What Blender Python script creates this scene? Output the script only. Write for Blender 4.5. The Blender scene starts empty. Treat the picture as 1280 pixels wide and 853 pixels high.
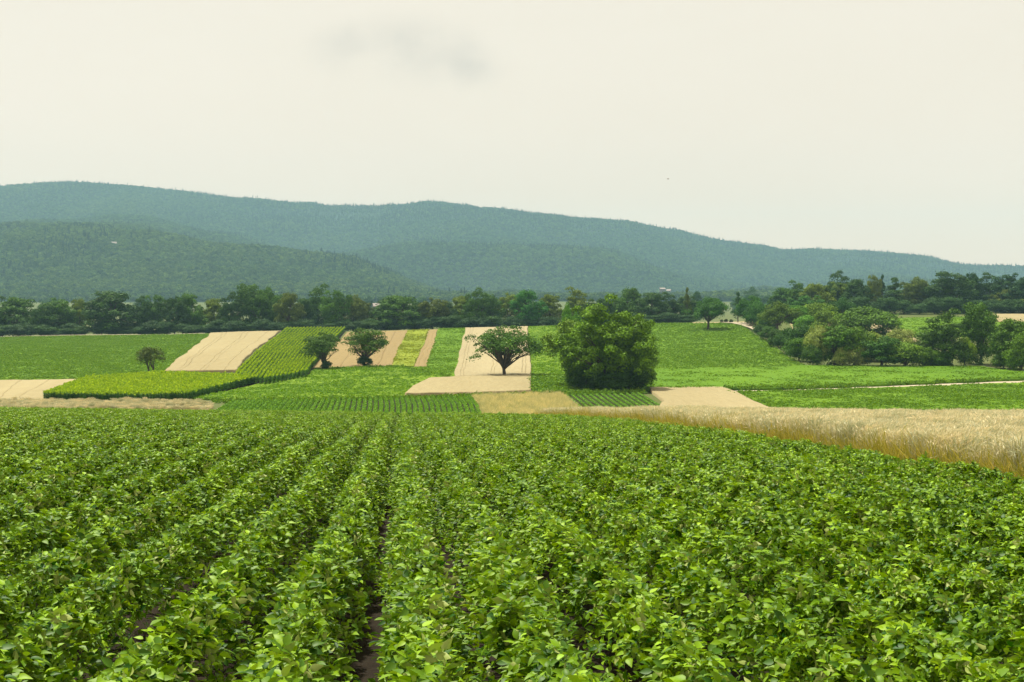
import bpy, math, random
import numpy as np
from mathutils import Vector
random.seed(7)
RNG = np.random.default_rng(7)
sc = bpy.context.scene
C = sc.collection
EYE = 0.0                     # eye level is z = 0; the ground lies below it
FPX, CX, HR = 1778.0, 640.0, 405.0

# ------------------------------------------------------------------ helpers
def link(o, parent=None):
    C.objects.link(o)
    if parent: o.parent = parent
    return o

def tag(o, label=None, cat=None, group=None, kind=None):
    if label: o['label'] = label
    if cat: o['category'] = cat
    if group: o['group'] = group
    if kind: o['kind'] = kind
    return o

def mesh_np(name, V, F, mat=None, v=None, smooth=False, s=None):
    """V (N,3); F list of (M,k) int arrays; v per-vertex float"""
    V = np.asarray(V, np.float32)
    me = bpy.data.meshes.new(name)
    me.vertices.add(len(V)); me.vertices.foreach_set('co', V.ravel())
    F = [np.asarray(f, np.int32) for f in F if len(f)]
    nl = sum(f.size for f in F); nf = sum(len(f) for f in F)
    me.loops.add(nl); me.polygons.add(nf)
    me.loops.foreach_set('vertex_index', np.concatenate([f.ravel() for f in F]))
    tot = np.concatenate([np.full(len(f), f.shape[1], np.int32) for f in F])
    st = np.concatenate([[0], np.cumsum(tot)[:-1]]).astype(np.int32)
    me.polygons.foreach_set('loop_start', st)
    me.update(calc_edges=True)
    if v is not None:
        a = me.attributes.new('v', 'FLOAT', 'POINT'); a.data.foreach_set('value', np.asarray(v, np.float32))
    if s is not None:
        a = me.attributes.new('s', 'FLOAT', 'POINT'); a.data.foreach_set('value', np.asarray(s, np.float32))
    if smooth: me.polygons.foreach_set('use_smooth', np.ones(nf, bool))
    if mat: me.materials.append(mat)
    me.validate()
    return me

def obj(name, me, parent=None):
    return link(bpy.data.objects.new(name, me), parent)

# smooth value noise
_N = np.random.default_rng(3).random((256, 256))
def vnoise(x, y):
    xi = np.floor(x).astype(int); yi = np.floor(y).astype(int)
    fx = x-xi; fy = y-yi; fx = fx*fx*(3-2*fx); fy = fy*fy*(3-2*fy)
    g = lambda a, b: _N[a % 256, b % 256]
    return (g(xi, yi)*(1-fx)+g(xi+1, yi)*fx)*(1-fy)+(g(xi, yi+1)*(1-fx)+g(xi+1, yi+1)*fx)*fy
def fnoise(x, y, o=4):
    r = 0; a = 1; t = 0
    for i in range(o):
        r = r+a*vnoise(x*2**i+17*i, y*2**i+5*i); t += a; a *= .5
    return r/t

# ------------------------------------------------------------------ terrain
TILT = 0.012
def near_z(X, Y):
    return -1.77-0.029*Y-0.000263*Y*Y*np.sign(Y)-TILT*X
COLS = np.arange(-700, 1981, 10.0)
def prof(xs, ys):
    r = np.interp(COLS, xs, ys)
    k = np.exp(-(np.arange(-5, 6)/2.2)**2); k /= k.sum()
    return np.convolve(np.pad(r, 5, mode='edge'), k, mode='valid')
KX = [0, 270, 430, 560, 700, 850, 930, 1010, 1130, 1280]
const = lambda r: prof([0, 1280], [r, r])
FL = prof([-300, 0, 80, 180, 260, 350, 430, 500, 545, 600, 800, 1280], [306, 289, 279, 276, 285, 299, 314, 338, 356, 366, 369, 372])
CH = prof([-300, 0, 150, 330, 430, 520, 600, 700, 800, 870, 930, 980, 1100, 1280], [290, 285, 286, 292, 303, 299, 302, 309, 325, 343, 351, 354, 352, 358])
BK = prof([-500, -200, 0, 100, 180, 300, 435, 480, 540, 620, 700, 800, 900, 980, 1020, 1090, 1180, 1280, 1500, 1980],
          [252, 243, 237, 234, 236, 247, 260, 258, 254, 263, 272, 289, 304, 311, 308, 311, 323, 334, 345, 352])
FL = FL+12; CH = CH+8; BK = BK+3
KN = [(200, prof([0, 640, 1280], [517, 518, 522])), (220, const(506.5)), (260, const(490)), (310, const(470)), (345, const(459)),
      (420, prof(KX, [440, 440, 440, 440, 439, 437, 432, 431, 431, 432])),
      (500, prof(KX, [428, 426, 424, 423, 421, 417, 414, 412, 413, 413])),
      (560, prof(KX, [421, 417, 414, 412, 408, 404, 403, 400, 399, 399])),
      (600, prof(KX, [424, 420, 417, 414, 410, 405.5, 404, 396, 393, 392])),
      (700, prof(KX, [427, 424, 420, 417, 415, 408, 404, 389, 386, 385])),
      (900, prof(KX, [410, 410, 410, 410, 409, 404, 400, 392, 390, 388])),
      (1500, const(392.5)), (2000, const(384)), (2450, 374-(374-FL)*.12), (2750, 374-(374-FL)*.55),
      (3100, FL), (3500, FL+9), (4200, np.minimum(CH, FL+4)), (4600, np.minimum(CH+1, FL+2)), (6000, BK), (6500, BK+25), (8000, BK+60)]
def _z(Y, row): return -(row-HR)/FPX*Y
knY = [85.0, 140.0]+[k[0] for k in KN]
knZ = [near_z((COLS-CX)/FPX*85, 85.0), -9.4-TILT*(COLS-CX)/FPX*100]+[_z(k[0], k[1]) for k in KN]
knY = np.array(knY); knZ = np.array(knZ)
YS = np.concatenate([np.arange(85, 760, 5.0), np.arange(760, 2200, 40.0), np.arange(2200, 8001, 50.0)])
def pchip(x, y, xq):
    h = np.diff(x); d = np.diff(y, axis=0)/h[:, None]
    m = np.zeros_like(y)
    m[0] = d[0]; m[-1] = d[-1]
    w1 = (2*h[1:]+h[:-1])[:, None]; w2 = (h[1:]+2*h[:-1])[:, None]
    same = d[:-1]*d[1:] > 0
    with np.errstate(divide='ignore', invalid='ignore'):
        hm = (w1+w2)/(w1/d[:-1]+w2/d[1:])
    m[1:-1] = np.where(same, hm, 0)
    i = np.clip(np.searchsorted(x, xq, side='right')-1, 0, len(x)-2)
    t = ((xq-x[i])/h[i])[:, None]; H = h[i][:, None]
    return (2*t**3-3*t**2+1)*y[i]+(t**3-2*t**2+t)*H*m[i]+(-2*t**3+3*t**2)*y[i+1]+(t**3-t**2)*H*m[i+1]
ZG = pchip(knY, knZ, YS)
_cc, _yy = np.meshgrid(COLS, YS)
_xx = (_cc-CX)/FPX*_yy
_amp = np.clip((_yy-2100)/900, 0, 1)
ZG = ZG+_amp*(fnoise(_xx/620+9, _yy/1100+3, 4)-.5)*np.where(_yy < 5600, np.where(_yy < 3300, 50, 150), 60)
ZG = ZG+_amp*(fnoise(_xx/170+2, _yy/240+8, 3)-.5)*34
ZG = ZG+np.clip((_yy-150)/80, 0, 1)*(_yy < 700)*(fnoise(_xx/34+40, _yy/50+4, 2)-.5)*0.5
def ground(X, Y):
    X = np.asarray(X, float); Y = np.asarray(Y, float)
    col = CX+FPX*X/np.maximum(Y, 85.0)
    fi = np.clip((col-COLS[0])/10.0, 0, len(COLS)-1.001); i = fi.astype(int); fi = fi-i
    Yc = np.clip(Y, 85, 7999)
    j = np.clip(np.searchsorted(YS, Yc, side='right')-1, 0, len(YS)-2)
    fj = (Yc-YS[j])/(YS[j+1]-YS[j])
    z = (ZG[j, i]*(1-fi)+ZG[j, i+1]*fi)*(1-fj)+(ZG[j+1, i]*(1-fi)+ZG[j+1, i+1]*fi)*fj
    return np.where(Y < 85, near_z(X, Y), z)
_YR = np.concatenate([np.arange(190, 700, 1.0)])
def hit(col, row, h=0.0):
    """the ground point seen in that direction"""
    u = (col-CX)/FPX
    z = ground(u*_YR, _YR)+h
    r = HR-FPX*z/_YR
    k = np.argmax(r <= row)
    if r[k] > row: k = int(np.argmin(r[:400]))
    return np.array([u*_YR[k], _YR[k]])

# ------------------------------------------------------------------ materials
def new_mat(name):
    m = bpy.data.materials.new(name); m.use_nodes = True
    nt = m.node_tree; nt.nodes.clear()
    return m, nt, nt.nodes, nt.links
def nd(nt, typ, **kw):
    n = nt.nodes.new(typ)
    for k, v in kw.items(): setattr(n, k, v)
    return n
def ramp(nt, stops, interp='LINEAR'):
    r = nt.nodes.new('ShaderNodeValToRGB'); r.color_ramp.interpolation = interp
    e = r.color_ramp.elements
    while len(e) < len(stops): e.new(.5)
    for q, (p, c) in zip(e, stops): q.position = p; q.color = (*c, 1)
    return r
def leaf_mat(name, dark, light, under=None, rough=.45, trans=.3, spec=.5, objcol=False, inst=False, var=((.72, .78, .72), (1.25, 1.15, 1.1)), tt=(1.25, 1.15, .5)):
    m, nt, N, L = new_mat(name)
    at = nd(nt, 'ShaderNodeAttribute', attribute_name='v')
    r = ramp(nt, [(0, dark), (.96, light), (1, tuple(min(.8, q*1.35+.02) for q in light))])
    L.new(at.outputs['Fac'], r.inputs[0]); col = r.outputs[0]
    oi = nd(nt, 'ShaderNodeObjectInfo')
    if objcol:
        mx = nd(nt, 'ShaderNodeMix', data_type='RGBA', blend_type='MULTIPLY'); mx.inputs[0].default_value = 1
        L.new(col, mx.inputs[6]); L.new(oi.outputs['Color'], mx.inputs[7]); col = mx.outputs[2]
    if inst:
        rr = ramp(nt, [(0, var[0]), (1, var[1])])
        L.new(oi.outputs['Random'], rr.inputs[0])
        mx = nd(nt, 'ShaderNodeMix', data_type='RGBA', blend_type='MULTIPLY'); mx.inputs[0].default_value = 1
        L.new(col, mx.inputs[6]); L.new(rr.outputs[0], mx.inputs[7]); col = mx.outputs[2]
    tcol = col
    if under:
        g = nd(nt, 'ShaderNodeNewGeometry')
        mu = nd(nt, 'ShaderNodeMix', data_type='RGBA'); mu.inputs[7].default_value = (*under, 1)
        L.new(g.outputs['Backfacing'], mu.inputs[0]); L.new(col, mu.inputs[6]); col = mu.outputs[2]
    p = nd(nt, 'ShaderNodeBsdfPrincipled'); p.inputs['Roughness'].default_value = rough
    p.inputs['Specular IOR Level'].default_value = spec
    L.new(col, p.inputs['Base Color'])
    o = nd(nt, 'ShaderNodeOutputMaterial')
    t = nd(nt, 'ShaderNodeBsdfTranslucent'); 
    hs = nd(nt, 'ShaderNodeMix', data_type='RGBA', blend_type='MULTIPLY'); hs.inputs[0].default_value = 1
    hs.inputs[7].default_value = (*tt, 1)
    L.new(tcol, hs.inputs[6]); L.new(hs.outputs[2], t.inputs['Color'])
    ms = nd(nt, 'ShaderNodeMixShader'); ms.inputs[0].default_value = trans
    L.new(p.outputs[0], ms.inputs[1]); L.new(t.outputs[0], ms.inputs[2]); L.new(ms.outputs[0], o.inputs['Surface'])
    return m
def ground_mat(name, stops, scale=.2, scale2=3.0, bump=.3, rough=.95, stretch=None, fine=None):
    m, nt, N, L = new_mat(name)
    tc = nd(nt, 'ShaderNodeTexCoord'); mp = nd(nt, 'ShaderNodeMapping')
    if stretch: mp.inputs['Scale'].default_value = stretch
    L.new(tc.outputs['Object'], mp.inputs[0])
    n1 = nd(nt, 'ShaderNodeTexNoise'); n1.inputs['Scale'].default_value = scale; n1.inputs['Detail'].default_value = 6
    n2 = nd(nt, 'ShaderNodeTexNoise'); n2.inputs['Scale'].default_value = scale2; n2.inputs['Detail'].default_value = 8; n2.inputs['Roughness'].default_value = .7
    L.new(mp.outputs[0], n1.inputs[0]); L.new(mp.outputs[0], n2.inputs[0])
    mx = nd(nt, 'ShaderNodeMix', data_type='FLOAT'); mx.inputs[0].default_value = .55
    L.new(n1.outputs[0], mx.inputs[2]); L.new(n2.outputs[0], mx.inputs[3])
    r = ramp(nt, stops); L.new(mx.outputs[0], r.inputs[0])
    p = nd(nt, 'ShaderNodeBsdfPrincipled'); p.inputs['Roughness'].default_value = rough
    p.inputs['Specular IOR Level'].default_value = .15
    L.new(r.outputs[0], p.inputs['Base Color'])
    b = nd(nt, 'ShaderNodeBump'); b.inputs['Strength'].default_value = bump; b.inputs['Distance'].default_value = .3
    L.new(n2.outputs[0], b.inputs['Height']); L.new(b.outputs[0], p.inputs['Normal'])
    o = nd(nt, 'ShaderNodeOutputMaterial'); L.new(p.outputs[0], o.inputs[0])
    return m
def plain(name, c, rough=.8):
    m, nt, N, L = new_mat(name)
    p = nd(nt, 'ShaderNodeBsdfPrincipled'); p.inputs['Roughness'].default_value = rough
    tc = nd(nt, 'ShaderNodeTexCoord'); n = nd(nt, 'ShaderNodeTexNoise'); n.inputs['Scale'].default_value = 4; n.inputs['Detail'].default_value = 6
    L.new(tc.outputs['Object'], n.inputs[0])
    r = ramp(nt, [(.3, tuple(x*.7 for x in c)), (.7, tuple(min(1, x*1.2) for x in c))]); L.new(n.outputs[0], r.inputs[0])
    L.new(r.outputs[0], p.inputs['Base Color'])
    o = nd(nt, 'ShaderNodeOutputMaterial'); L.new(p.outputs[0], o.inputs[0])
    return m

M = {}
M['soy'] = leaf_mat('soy_leaf', (.014, .085, .001), (.225, .41, .001), under=(.34, .42, .11), rough=.5, trans=.22, spec=.22, inst=True)
M['stem'] = plain('green_stem', (.10, .16, .03))
M['beet'] = leaf_mat('beet_leaf', (.055, .165, .002), (.18, .34, .003), under=(.12, .20, .03), rough=.6, spec=.15, inst=True)
M['meadow'] = leaf_mat('meadow_leaf', (.085, .22, .003), (.18, .34, .006), rough=.6, spec=.15, inst=True)
M['yellowcrop'] = leaf_mat('yellow_green_leaf', (.14, .22, .005), (.27, .32, .012), rough=.6, spec=.15, inst=True)
M['corn'] = leaf_mat('corn_leaf', (.035, .13, .003), (.11, .27, .006), rough=.55, spec=.2, inst=True)
M['tassel'] = leaf_mat('corn_tassel', (.18, .34, .005), (.37, .53, .02), rough=.7, trans=.4, spec=.1, inst=True)
M['wheat'] = leaf_mat('wheat_stalk', (.42, .40, .235), (.70, .68, .46), rough=.65, tt=(1, 1, .95), trans=.3, spec=.3, inst=True)
M['wheatlow'] = leaf_mat('wheat_low', (.24, .26, .03), (.50, .44, .12), rough=.7, trans=.3, spec=.2, inst=True)
M['drygrass'] = leaf_mat('dry_grass', (.40, .40, .20), (.68, .66, .42), rough=.7, trans=.3, inst=True)
M['vine'] = leaf_mat('row_leaf', (.06, .19, .003), (.17, .36, .006), under=(.1, .2, .05), rough=.6, spec=.15, inst=True)
M['crown'] = leaf_mat('crown_leaf', (.45, .5, .5), (1.55, 1.5, 1.35), rough=.6, trans=.10, spec=.10, objcol=True)
M['bark'] = plain('bark', (.06, .045, .03))
M['forest'] = leaf_mat('forest_leaf', (.016, .052, .013), (.062, .125, .022), rough=.7, trans=.15, spec=.05, inst=True, var=((.5, .55, .6), (1.9, 1.7, 1.2)))
M['forest2'] = leaf_mat('forest_leaf_pale', (.036, .080, .012), (.095, .165, .028), rough=.7, trans=.15, spec=.05, inst=True, var=((.6, .65, .7), (1.6, 1.5, 1.2)))
M['conif'] = leaf_mat('conifer_leaf', (.010, .030, .010), (.030, .062, .016), rough=.7, trans=.1, spec=.05, inst=True, var=((.6, .6, .65), (1.4, 1.35, 1.2)))
M['soil'] = ground_mat('dark_soil', [(.3, (.012, .009, .005)), (.7, (.034, .025, .015))], .5, 9, .5)
M['base'] = ground_mat('ground', [(.3, (.055, .085, .02)), (.7, (.12, .14, .04))], .02, .6)
M['forestfloor'] = ground_mat('forest_floor', [(.3, (.012, .032, .012)), (.7, (.03, .06, .02))], .01, .1)
M['greenfield'] = ground_mat('low_crop', [(.3, (.060, .14, .002)), (.7, (.125, .235, .003))], .06, 1.2)
M['lush'] = ground_mat('lush_crop', [(.3, (.055, .14, .002)), (.7, (.11, .22, .004))], .05, 1.2)
M['meadowfield'] = ground_mat('meadow', [(.3, (.085, .17, .004)), (.7, (.16, .25, .008))], .05, 1.2)
M['yellowfield'] = ground_mat('yellow_crop', [(.3, (.13, .20, .012)), (.7, (.24, .28, .02))], .05, 1.2)
M['tan'] = ground_mat('ripe_grain', [(.28, (.235, .197, .098)), (.72, (.355, .31, .17))], .05, 1.6, .4, stretch=(1, .1, 1))
M['tanpale'] = ground_mat('pale_grain', [(.28, (.245, .207, .112)), (.72, (.37, .325, .19))], .05, 1.6, .4, stretch=(1, .1, 1))
M['plough'] = ground_mat('dry_earth', [(.28, (.185, .14, .058)), (.72, (.29, .225, .10))], .05, 1.2, .5, stretch=(1, .1, 1))
M['dryfield'] = ground_mat('dry_grass_ground', [(.28, (.27, .27, .12)), (.72, (.44, .42, .26))], .08, 1.2, .4)
M['path'] = ground_mat('gravel_track', [(.3, (.34, .30, .20)), (.7, (.48, .43, .31))], .3, 4)

# ------------------------------------------------------------------ ground and hills
def grid_mesh(name, X, Y, Z, mat, smooth=True):
    r, c = X.shape
    V = np.stack([X, Y, Z], -1).reshape(-1, 3)
    idx = np.arange(r*c).reshape(r, c)
    q = np.stack([idx[:-1, :-1], idx[:-1, 1:], idx[1:, 1:], idx[1:, :-1]], -1).reshape(-1, 4)
    return mesh_np(name, V, [q], mat, smooth=smooth)
gy = np.concatenate([np.arange(-40, 85, 2.5), YS[YS <= 2200]])
cc, yy = np.meshgrid(COLS, gy); xx = (cc-CX)/FPX*np.maximum(yy, 85)
g = obj('ground', grid_mesh('ground', xx, yy, ground(xx, yy), M['base'])); tag(g, kind='structure')
gy = YS[(YS >= 2200) & (YS <= 7200)]
cc, yy = np.meshgrid(COLS, gy); xx = (cc-CX)/FPX*yy
hl = obj('hills', grid_mesh('hills', xx, yy, ground(xx, yy)-0.02, M['forestfloor'])); tag(hl, kind='structure')

# ------------------------------------------------------------------ scatter (only for stuff)
def proto_collection(name, meshes):
    col = bpy.data.collections.new(name)
    for k, me in enumerate(meshes):
        col.objects.link(bpy.data.objects.new('%s_%02d' % (name, k), me))
    return col
def scatter(name, P, rot, scl, idx, protos, label, cat, group=None):
    me = bpy.data.meshes.new(name)
    n = len(P)
    me.vertices.add(n); me.vertices.foreach_set('co', np.asarray(P, np.float32).ravel())
    a = me.attributes.new('rot', 'FLOAT_VECTOR', 'POINT'); a.data.foreach_set('vector', np.asarray(rot, np.float32).ravel())
    a = me.attributes.new('scl', 'FLOAT_VECTOR', 'POINT'); a.data.foreach_set('vector', np.asarray(scl, np.float32).ravel())
    a = me.attributes.new('idx', 'INT', 'POINT'); a.data.foreach_set('value', np.asarray(idx, np.int32))
    o = obj(name, me); tag(o, label, cat, group, 'stuff')
    ng = bpy.data.node_groups.new(name, 'GeometryNodeTree')
    ng.interface.new_socket('Geometry', in_out='INPUT', socket_type='NodeSocketGeometry')
    ng.interface.new_socket('Geometry', in_out='OUTPUT', socket_type='NodeSocketGeometry')
    N, L = ng.nodes, ng.links
    gi = N.new('NodeGroupInput'); go = N.new('NodeGroupOutput')
    iop = N.new('GeometryNodeInstanceOnPoints'); ci = N.new('GeometryNodeCollectionInfo')
    ci.inputs['Collection'].default_value = protos
    ci.inputs['Separate Children'].default_value = True; ci.inputs['Reset Children'].default_value = True
    def attr(nm, dt):
        q = N.new('GeometryNodeInputNamedAttribute'); q.data_type = dt; q.inputs['Name'].default_value = nm
        return q.outputs['Attribute']
    L.new(gi.outputs[0], iop.inputs['Points']); L.new(ci.outputs[0], iop.inputs['Instance'])
    iop.inputs['Pick Instance'].default_value = True
    L.new(attr('idx', 'INT'), iop.inputs['Instance Index'])
    L.new(attr('rot', 'FLOAT_VECTOR'), iop.inputs['Rotation'])
    L.new(attr('scl', 'FLOAT_VECTOR'), iop.inputs['Scale'])
    L.new(iop.outputs[0], go.inputs[0])
    md = o.modifiers.new('scatter', 'NODES'); md.node_group = ng
    return o

def norm(a): return a/np.maximum(np.linalg.norm(a, axis=-1, keepdims=True), 1e-9)
def cards(P, Nn, size, rng, aspect=.62, T=None, v=None, bend=.12):
    """leaf-shaped quads at P facing Nn; returns V, F, v"""
    n = len(P)
    if T is None: T = rng.normal(size=(n, 3))
    T = norm(T-Nn*(T*Nn).sum(-1, keepdims=True)); B = np.cross(Nn, T)
    s = (size*(.65+.7*rng.random(n)))[:, None]
    a = P-T*s*.5; c = P+T*s*.5; b = P+B*s*aspect*.5+Nn*s*bend; d = P-B*s*aspect*.5+Nn*s*bend
    V = np.stack([a, b, c, d], 1).reshape(-1, 3)
    F = np.arange(4*n).reshape(-1, 4)[:, ::-1]
    vv = np.repeat(rng.random(n) if v is None else v, 4)
    return V, F, vv

# ------------------------------------------------------------------ soybean canopy
def soy_leaflets(P, T, U, L, rng, lowpoly=False):
    """P base, T direction, U up normal, L length; ovate folded leaflets"""
    n = len(P); T = norm(T); B = norm(np.cross(T, U)); U = np.cross(B, T)
    if lowpoly: ts = np.array([0, .40, 1.0]); wd = np.array([.05, .33, .015])
    else: ts = np.array([0, .18, .45, .75, 1.0]); wd = np.array([.06, .27, .31, .17, .01])
    k = len(ts)
    droop = (.05+.4*rng.random(n))[:, None]; fold = (.05+.22*rng.random(n))[:, None]; tw = (rng.random(n)-.5)[:, None]*.25
    V = np.zeros((n, k, 3, 3))
    for i, (t, w) in enumerate(zip(ts, wd)):
        c = P+T*L[:, None]*t-U*L[:, None]*droop*t*t
        up = U*L[:, None]*w*fold*2; tq = U*L[:, None]*tw*t*w*2
        wv = B*L[:, None]*w
        V[:, i, 0] = c-wv+up-tq; V[:, i, 1] = c; V[:, i, 2] = c+wv+up+tq
    idx = np.arange(n*k*3).reshape(n, k, 3)
    q = np.stack([idx[:, :-1, :-1], idx[:, :-1, 1:], idx[:, 1:, 1:], idx[:, 1:, :-1]], -1).reshape(-1, 4)
    vv = np.repeat(rng.random(n), k*3)
    return V.reshape(-1, 3), q, vv
def make_soy(seed, low=False):
    rng = np.random.default_rng(seed)
    n = 245 if not low else 175                       # trifoliate leaves per half metre of row
    x = np.clip(rng.normal(size=n)*.092, -.20, .20); y = rng.random(n)*.5-.25
    lump = .03*np.sin(y*18+seed)+.03*np.sin(y*31+2*seed)
    top = .64-13*x*x+lump
    dep = np.abs(rng.normal(size=n))*.07
    z = np.maximum(top-dep-.03, .12)
    az = rng.random(n)*2*np.pi
    out = np.stack([np.cos(az)*.8+x*1.2, np.sin(az), rng.normal(size=n)*.35+.15], -1)
    wind = np.array([-.35, -.15, 0])
    D = norm(out+wind)
    C0 = np.stack([x, y, z], -1)
    tilt = rng.normal(size=(n, 3))*.56+np.array([-.12, -.10, 0]); tilt[:, 2] = 0
    U = norm(np.array([0, 0, 1.0])+tilt)
    stand = rng.random(n) < .28
    U[stand] = norm(U[stand]+rng.normal(size=(stand.sum(), 3))*.9)
    Ps, Ts, Us, Ls = [], [], [], []
    base_l = .036+.025*rng.random(n)
    for k, a in enumerate((0, 1.25, -1.25)):
        S = norm(np.cross(D, U)); T = D*math.cos(a)+S*math.sin(a)+rng.normal(size=(n, 3))*.12
        Ps.append(C0+D*(.025 if k == 0 else 0)); Ts.append(T); Us.append(norm(U+S*(0 if k == 0 else math.sin(a)*-.18)+rng.normal(size=(n, 3))*.10)); Ls.append(base_l*(1.0 if k == 0 else .88))
    V, F, v = soy_leaflets(np.concatenate(Ps), np.concatenate(Ts), np.concatenate(Us), np.concatenate(Ls), rng, low)
    # young leaf clusters
    me = mesh_np('soy_plants', V, [F], M['soy'], v, smooth=True)
    # petioles/stems as thin blades
    r2 = rng.random(n) < .6
    A = C0[r2]; Bb = np.stack([x[r2]*.35, y[r2]+rng.normal(size=r2.sum())*.04, np.full(r2.sum(), .08)], -1)
    return me, (A, Bb)
def stems_mesh(me, A, B, w=.0022):
    n = len(A); Xv = np.array([w, 0, 0]); Yv = np.array([0, w, 0])
    V0 = np.empty(len(me.vertices)*3, np.float32); me.vertices.foreach_get('co', V0)
    return
soyH = []; soyL = []
for k in range(10):
    me, _ = make_soy(100+k); soyH.append(me)
for k in range(6):
    me, _ = make_soy(200+k, True); soyL.append(me)
soyH = proto_collection('soy_near', soyH); soyL = proto_collection('soy_far', soyL)
DX = -0.077                                          # direction of the rows
SOY_R = 7.75                                         # right edge of the soybean field
rows_a = 0.0625+0.545*np.arange(-110, 200)
def soy_points(y0, y1, step=.42):
    P = []
    for a in rows_a:
        if a > SOY_R-.2: continue
        ys = np.arange(y0, y1, step)+RNG.random()*step
        ys = ys+RNG.normal(size=len(ys))*.05
        x = a+DX*ys+RNG.normal(size=len(ys))*.014+.03*np.sin(ys*.11+a*.35)+.035*np.sin(ys*.9+a*17.3)
        m = (np.abs(x) < ys*.375+5.0) & (x+(.077)*ys < SOY_R)
        P.append(np.stack([x[m], ys[m]], -1))
    return np.concatenate(P)
def place(P2, nproto, scale, rotz_fn, jit=.1, dz=0.0, tilt=.0):
    n = len(P2)
    P = np.column_stack([P2, ground(P2[:, 0], P2[:, 1])+dz])
    rot = np.zeros((n, 3)); rot[:, 2] = rotz_fn(n)
    if tilt: rot[:, :2] = RNG.normal(size=(n, 2))*tilt
    s = scale*(1+RNG.normal(size=(n, 3))*jit*np.array([.5, .5, 1])); 
    return P, rot, s, RNG.integers(0, nproto, n)
rowrot = lambda n: math.atan(0.077)+RNG.integers(0, 2, n)*math.pi+RNG.normal(size=n)*.14
def soy_obj(name, y0, y1, col, npr, label):
    P2 = soy_points(y0, y1)
    P, rot, s, idx = place(P2, npr, 1.0, rowrot, .05)
    # the stand is uneven: slow waves of height, small dips
    w = fnoise(P2[:, 0]/2.6+30, P2[:, 1]/4.0+11, 3)-.5
    w2 = RNG.normal(size=len(P2))*.045
    s[:, 2] = np.clip(1.0+w*.20+w2*.6, .8, 1.15); s[:, 0] = np.clip(1.03+w*.30+RNG.normal(size=len(P2))*.10, .8, 1.35); s[:, 2] *= 1+.05*(vnoise((P2[:, 0]+.077*P2[:, 1])*1.9+50, P2[:, 1]*.12)-.5) 
    scatter(name, P, rot, s, idx, col, label, 'soybean crop')
    return len(P)
n1 = soy_obj('soybean_crop', 1.6, 30, soyH, 10, 'broad leaved green soybean plants closing over their rows across the near field')
n2 = soy_obj('soybean_crop', 30, 86, soyL, 6, 'small looking soybean leaves at the far end of the near field up to its crest')
print('soy', n1, n2)
# soil under the soybeans
gy = np.arange(-6, 90, 1.5); gx = np.arange(-60, SOY_R+1, 1.5)
Yq, Aq = np.meshgrid(gy, gx, indexing='ij'); Xq = Aq+DX*Yq
so = obj('soil', grid_mesh('soil', Xq, Yq, ground(Xq, Yq)+.03, M['soil'])); tag(so, kind='structure')

# ------------------------------------------------------------------ wheat strip
def make_wheat(seed, n=62, R=.2, H=.84, thick=1.0):
    rng = np.random.default_rng(seed)
    a = rng.random(n)*6.283; r = np.sqrt(rng.random(n))*R
    b = np.stack([np.cos(a)*r, np.sin(a)*r, np.zeros(n)], -1)
    h = H*(.82+.25*rng.random(n))
    lean = rng.normal(size=(n, 3))*.13; lean[:, 2] = 0; lean += np.array([.10, .0, 0])
    VS = []; FS = []; vs = []; off = 0
    wdir = rng.normal(size=(n, 3)); wdir[:, 2] = 0; wdir = norm(wdir)
    segs = [0, .45, .8, 1.0]; w = .0035*thick
    pts = [b+np.array([0, 0, 1])*(h*t)[:, None]+lean*(h*t*t)[:, None] for t in segs]
    V = np.stack([q for p in pts for q in (p-wdir*w, p+wdir*w)], 1)
    idx = np.arange(n*8).reshape(n, 8)
    for i in range(3): FS.append(np.stack([idx[:, 2*i], idx[:, 2*i+1], idx[:, 2*i+3], idx[:, 2*i+2]], -1))
    VS.append(V.reshape(-1, 3)); vs.append(np.repeat(rng.random(n)*.6, 8)); off = n*8
    # ears: nodding, two crossed diamonds
    tip = pts[-1]; d = norm(lean*3+np.array([.25, 0, .35])+rng.normal(size=(n, 3))*.25)
    for k in range(2):
        side = norm(np.cross(d, wdir)) if k else norm(wdir-d*(wdir*d).sum(-1, keepdims=True))
        Lh = .10*(.8+.4*rng.random(n))[:, None]; ww = .0085*thick
        E = np.stack([tip-d*.01, tip+d*Lh*.45+side*ww, tip+d*Lh*1.25, tip+d*Lh*.45-side*ww], 1)
        VS.append(E.reshape(-1, 3)); FS.append(np.arange(4*n).reshape(-1, 4)+off); off += 4*n
        vs.append(np.repeat(.5+.5*rng.random(n), 4))
    # dead leaves
    m = n; t = .25+.5*rng.random(m); p = b+np.array([0, 0, 1])*(h*t)[:, None]; dd = norm(rng.normal(size=(m, 3))+np.array([0, 0, .2]))
    sd = norm(np.cross(dd, np.array([0, 0, 1.0])))
    Lf = .16*(.6+.8*rng.random(m))[:, None]
    E = np.stack([p, p+dd*Lf*.5+sd*.006*thick, p+dd*Lf-np.array([0, 0, .05]), p+dd*Lf*.5-sd*.006*thick], 1)
    VS.append(E.reshape(-1, 3)); FS.append(np.arange(4*m).reshape(-1, 4)+off); vs.append(np.repeat(rng.random(m)*.5, 4))
    return mesh_np('wheat', np.concatenate(VS), FS, M['wheat'], np.concatenate(vs))
wh = proto_collection('wheat_clumps', [make_wheat(300+k) for k in range(6)])
whF = proto_collection('wheat_clumps_far', [make_wheat(320+k, 70, .34, .92, 2.2) for k in range(5)])
def jitter_grid(x0, x1, y0, y1, st):
    gx, gy = np.meshgrid(np.arange(x0, x1, st), np.arange(y0, y1, st))
    p = np.stack([gx.ravel(), gy.ravel()], -1); return p+(RNG.random(p.shape)-.5)*st
anyrot = lambda n: RNG.random(n)*6.283
pw = jitter_grid(-10, 45, 11, 92, .21)
aa = pw[:, 0]+.077*pw[:, 1]
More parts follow.
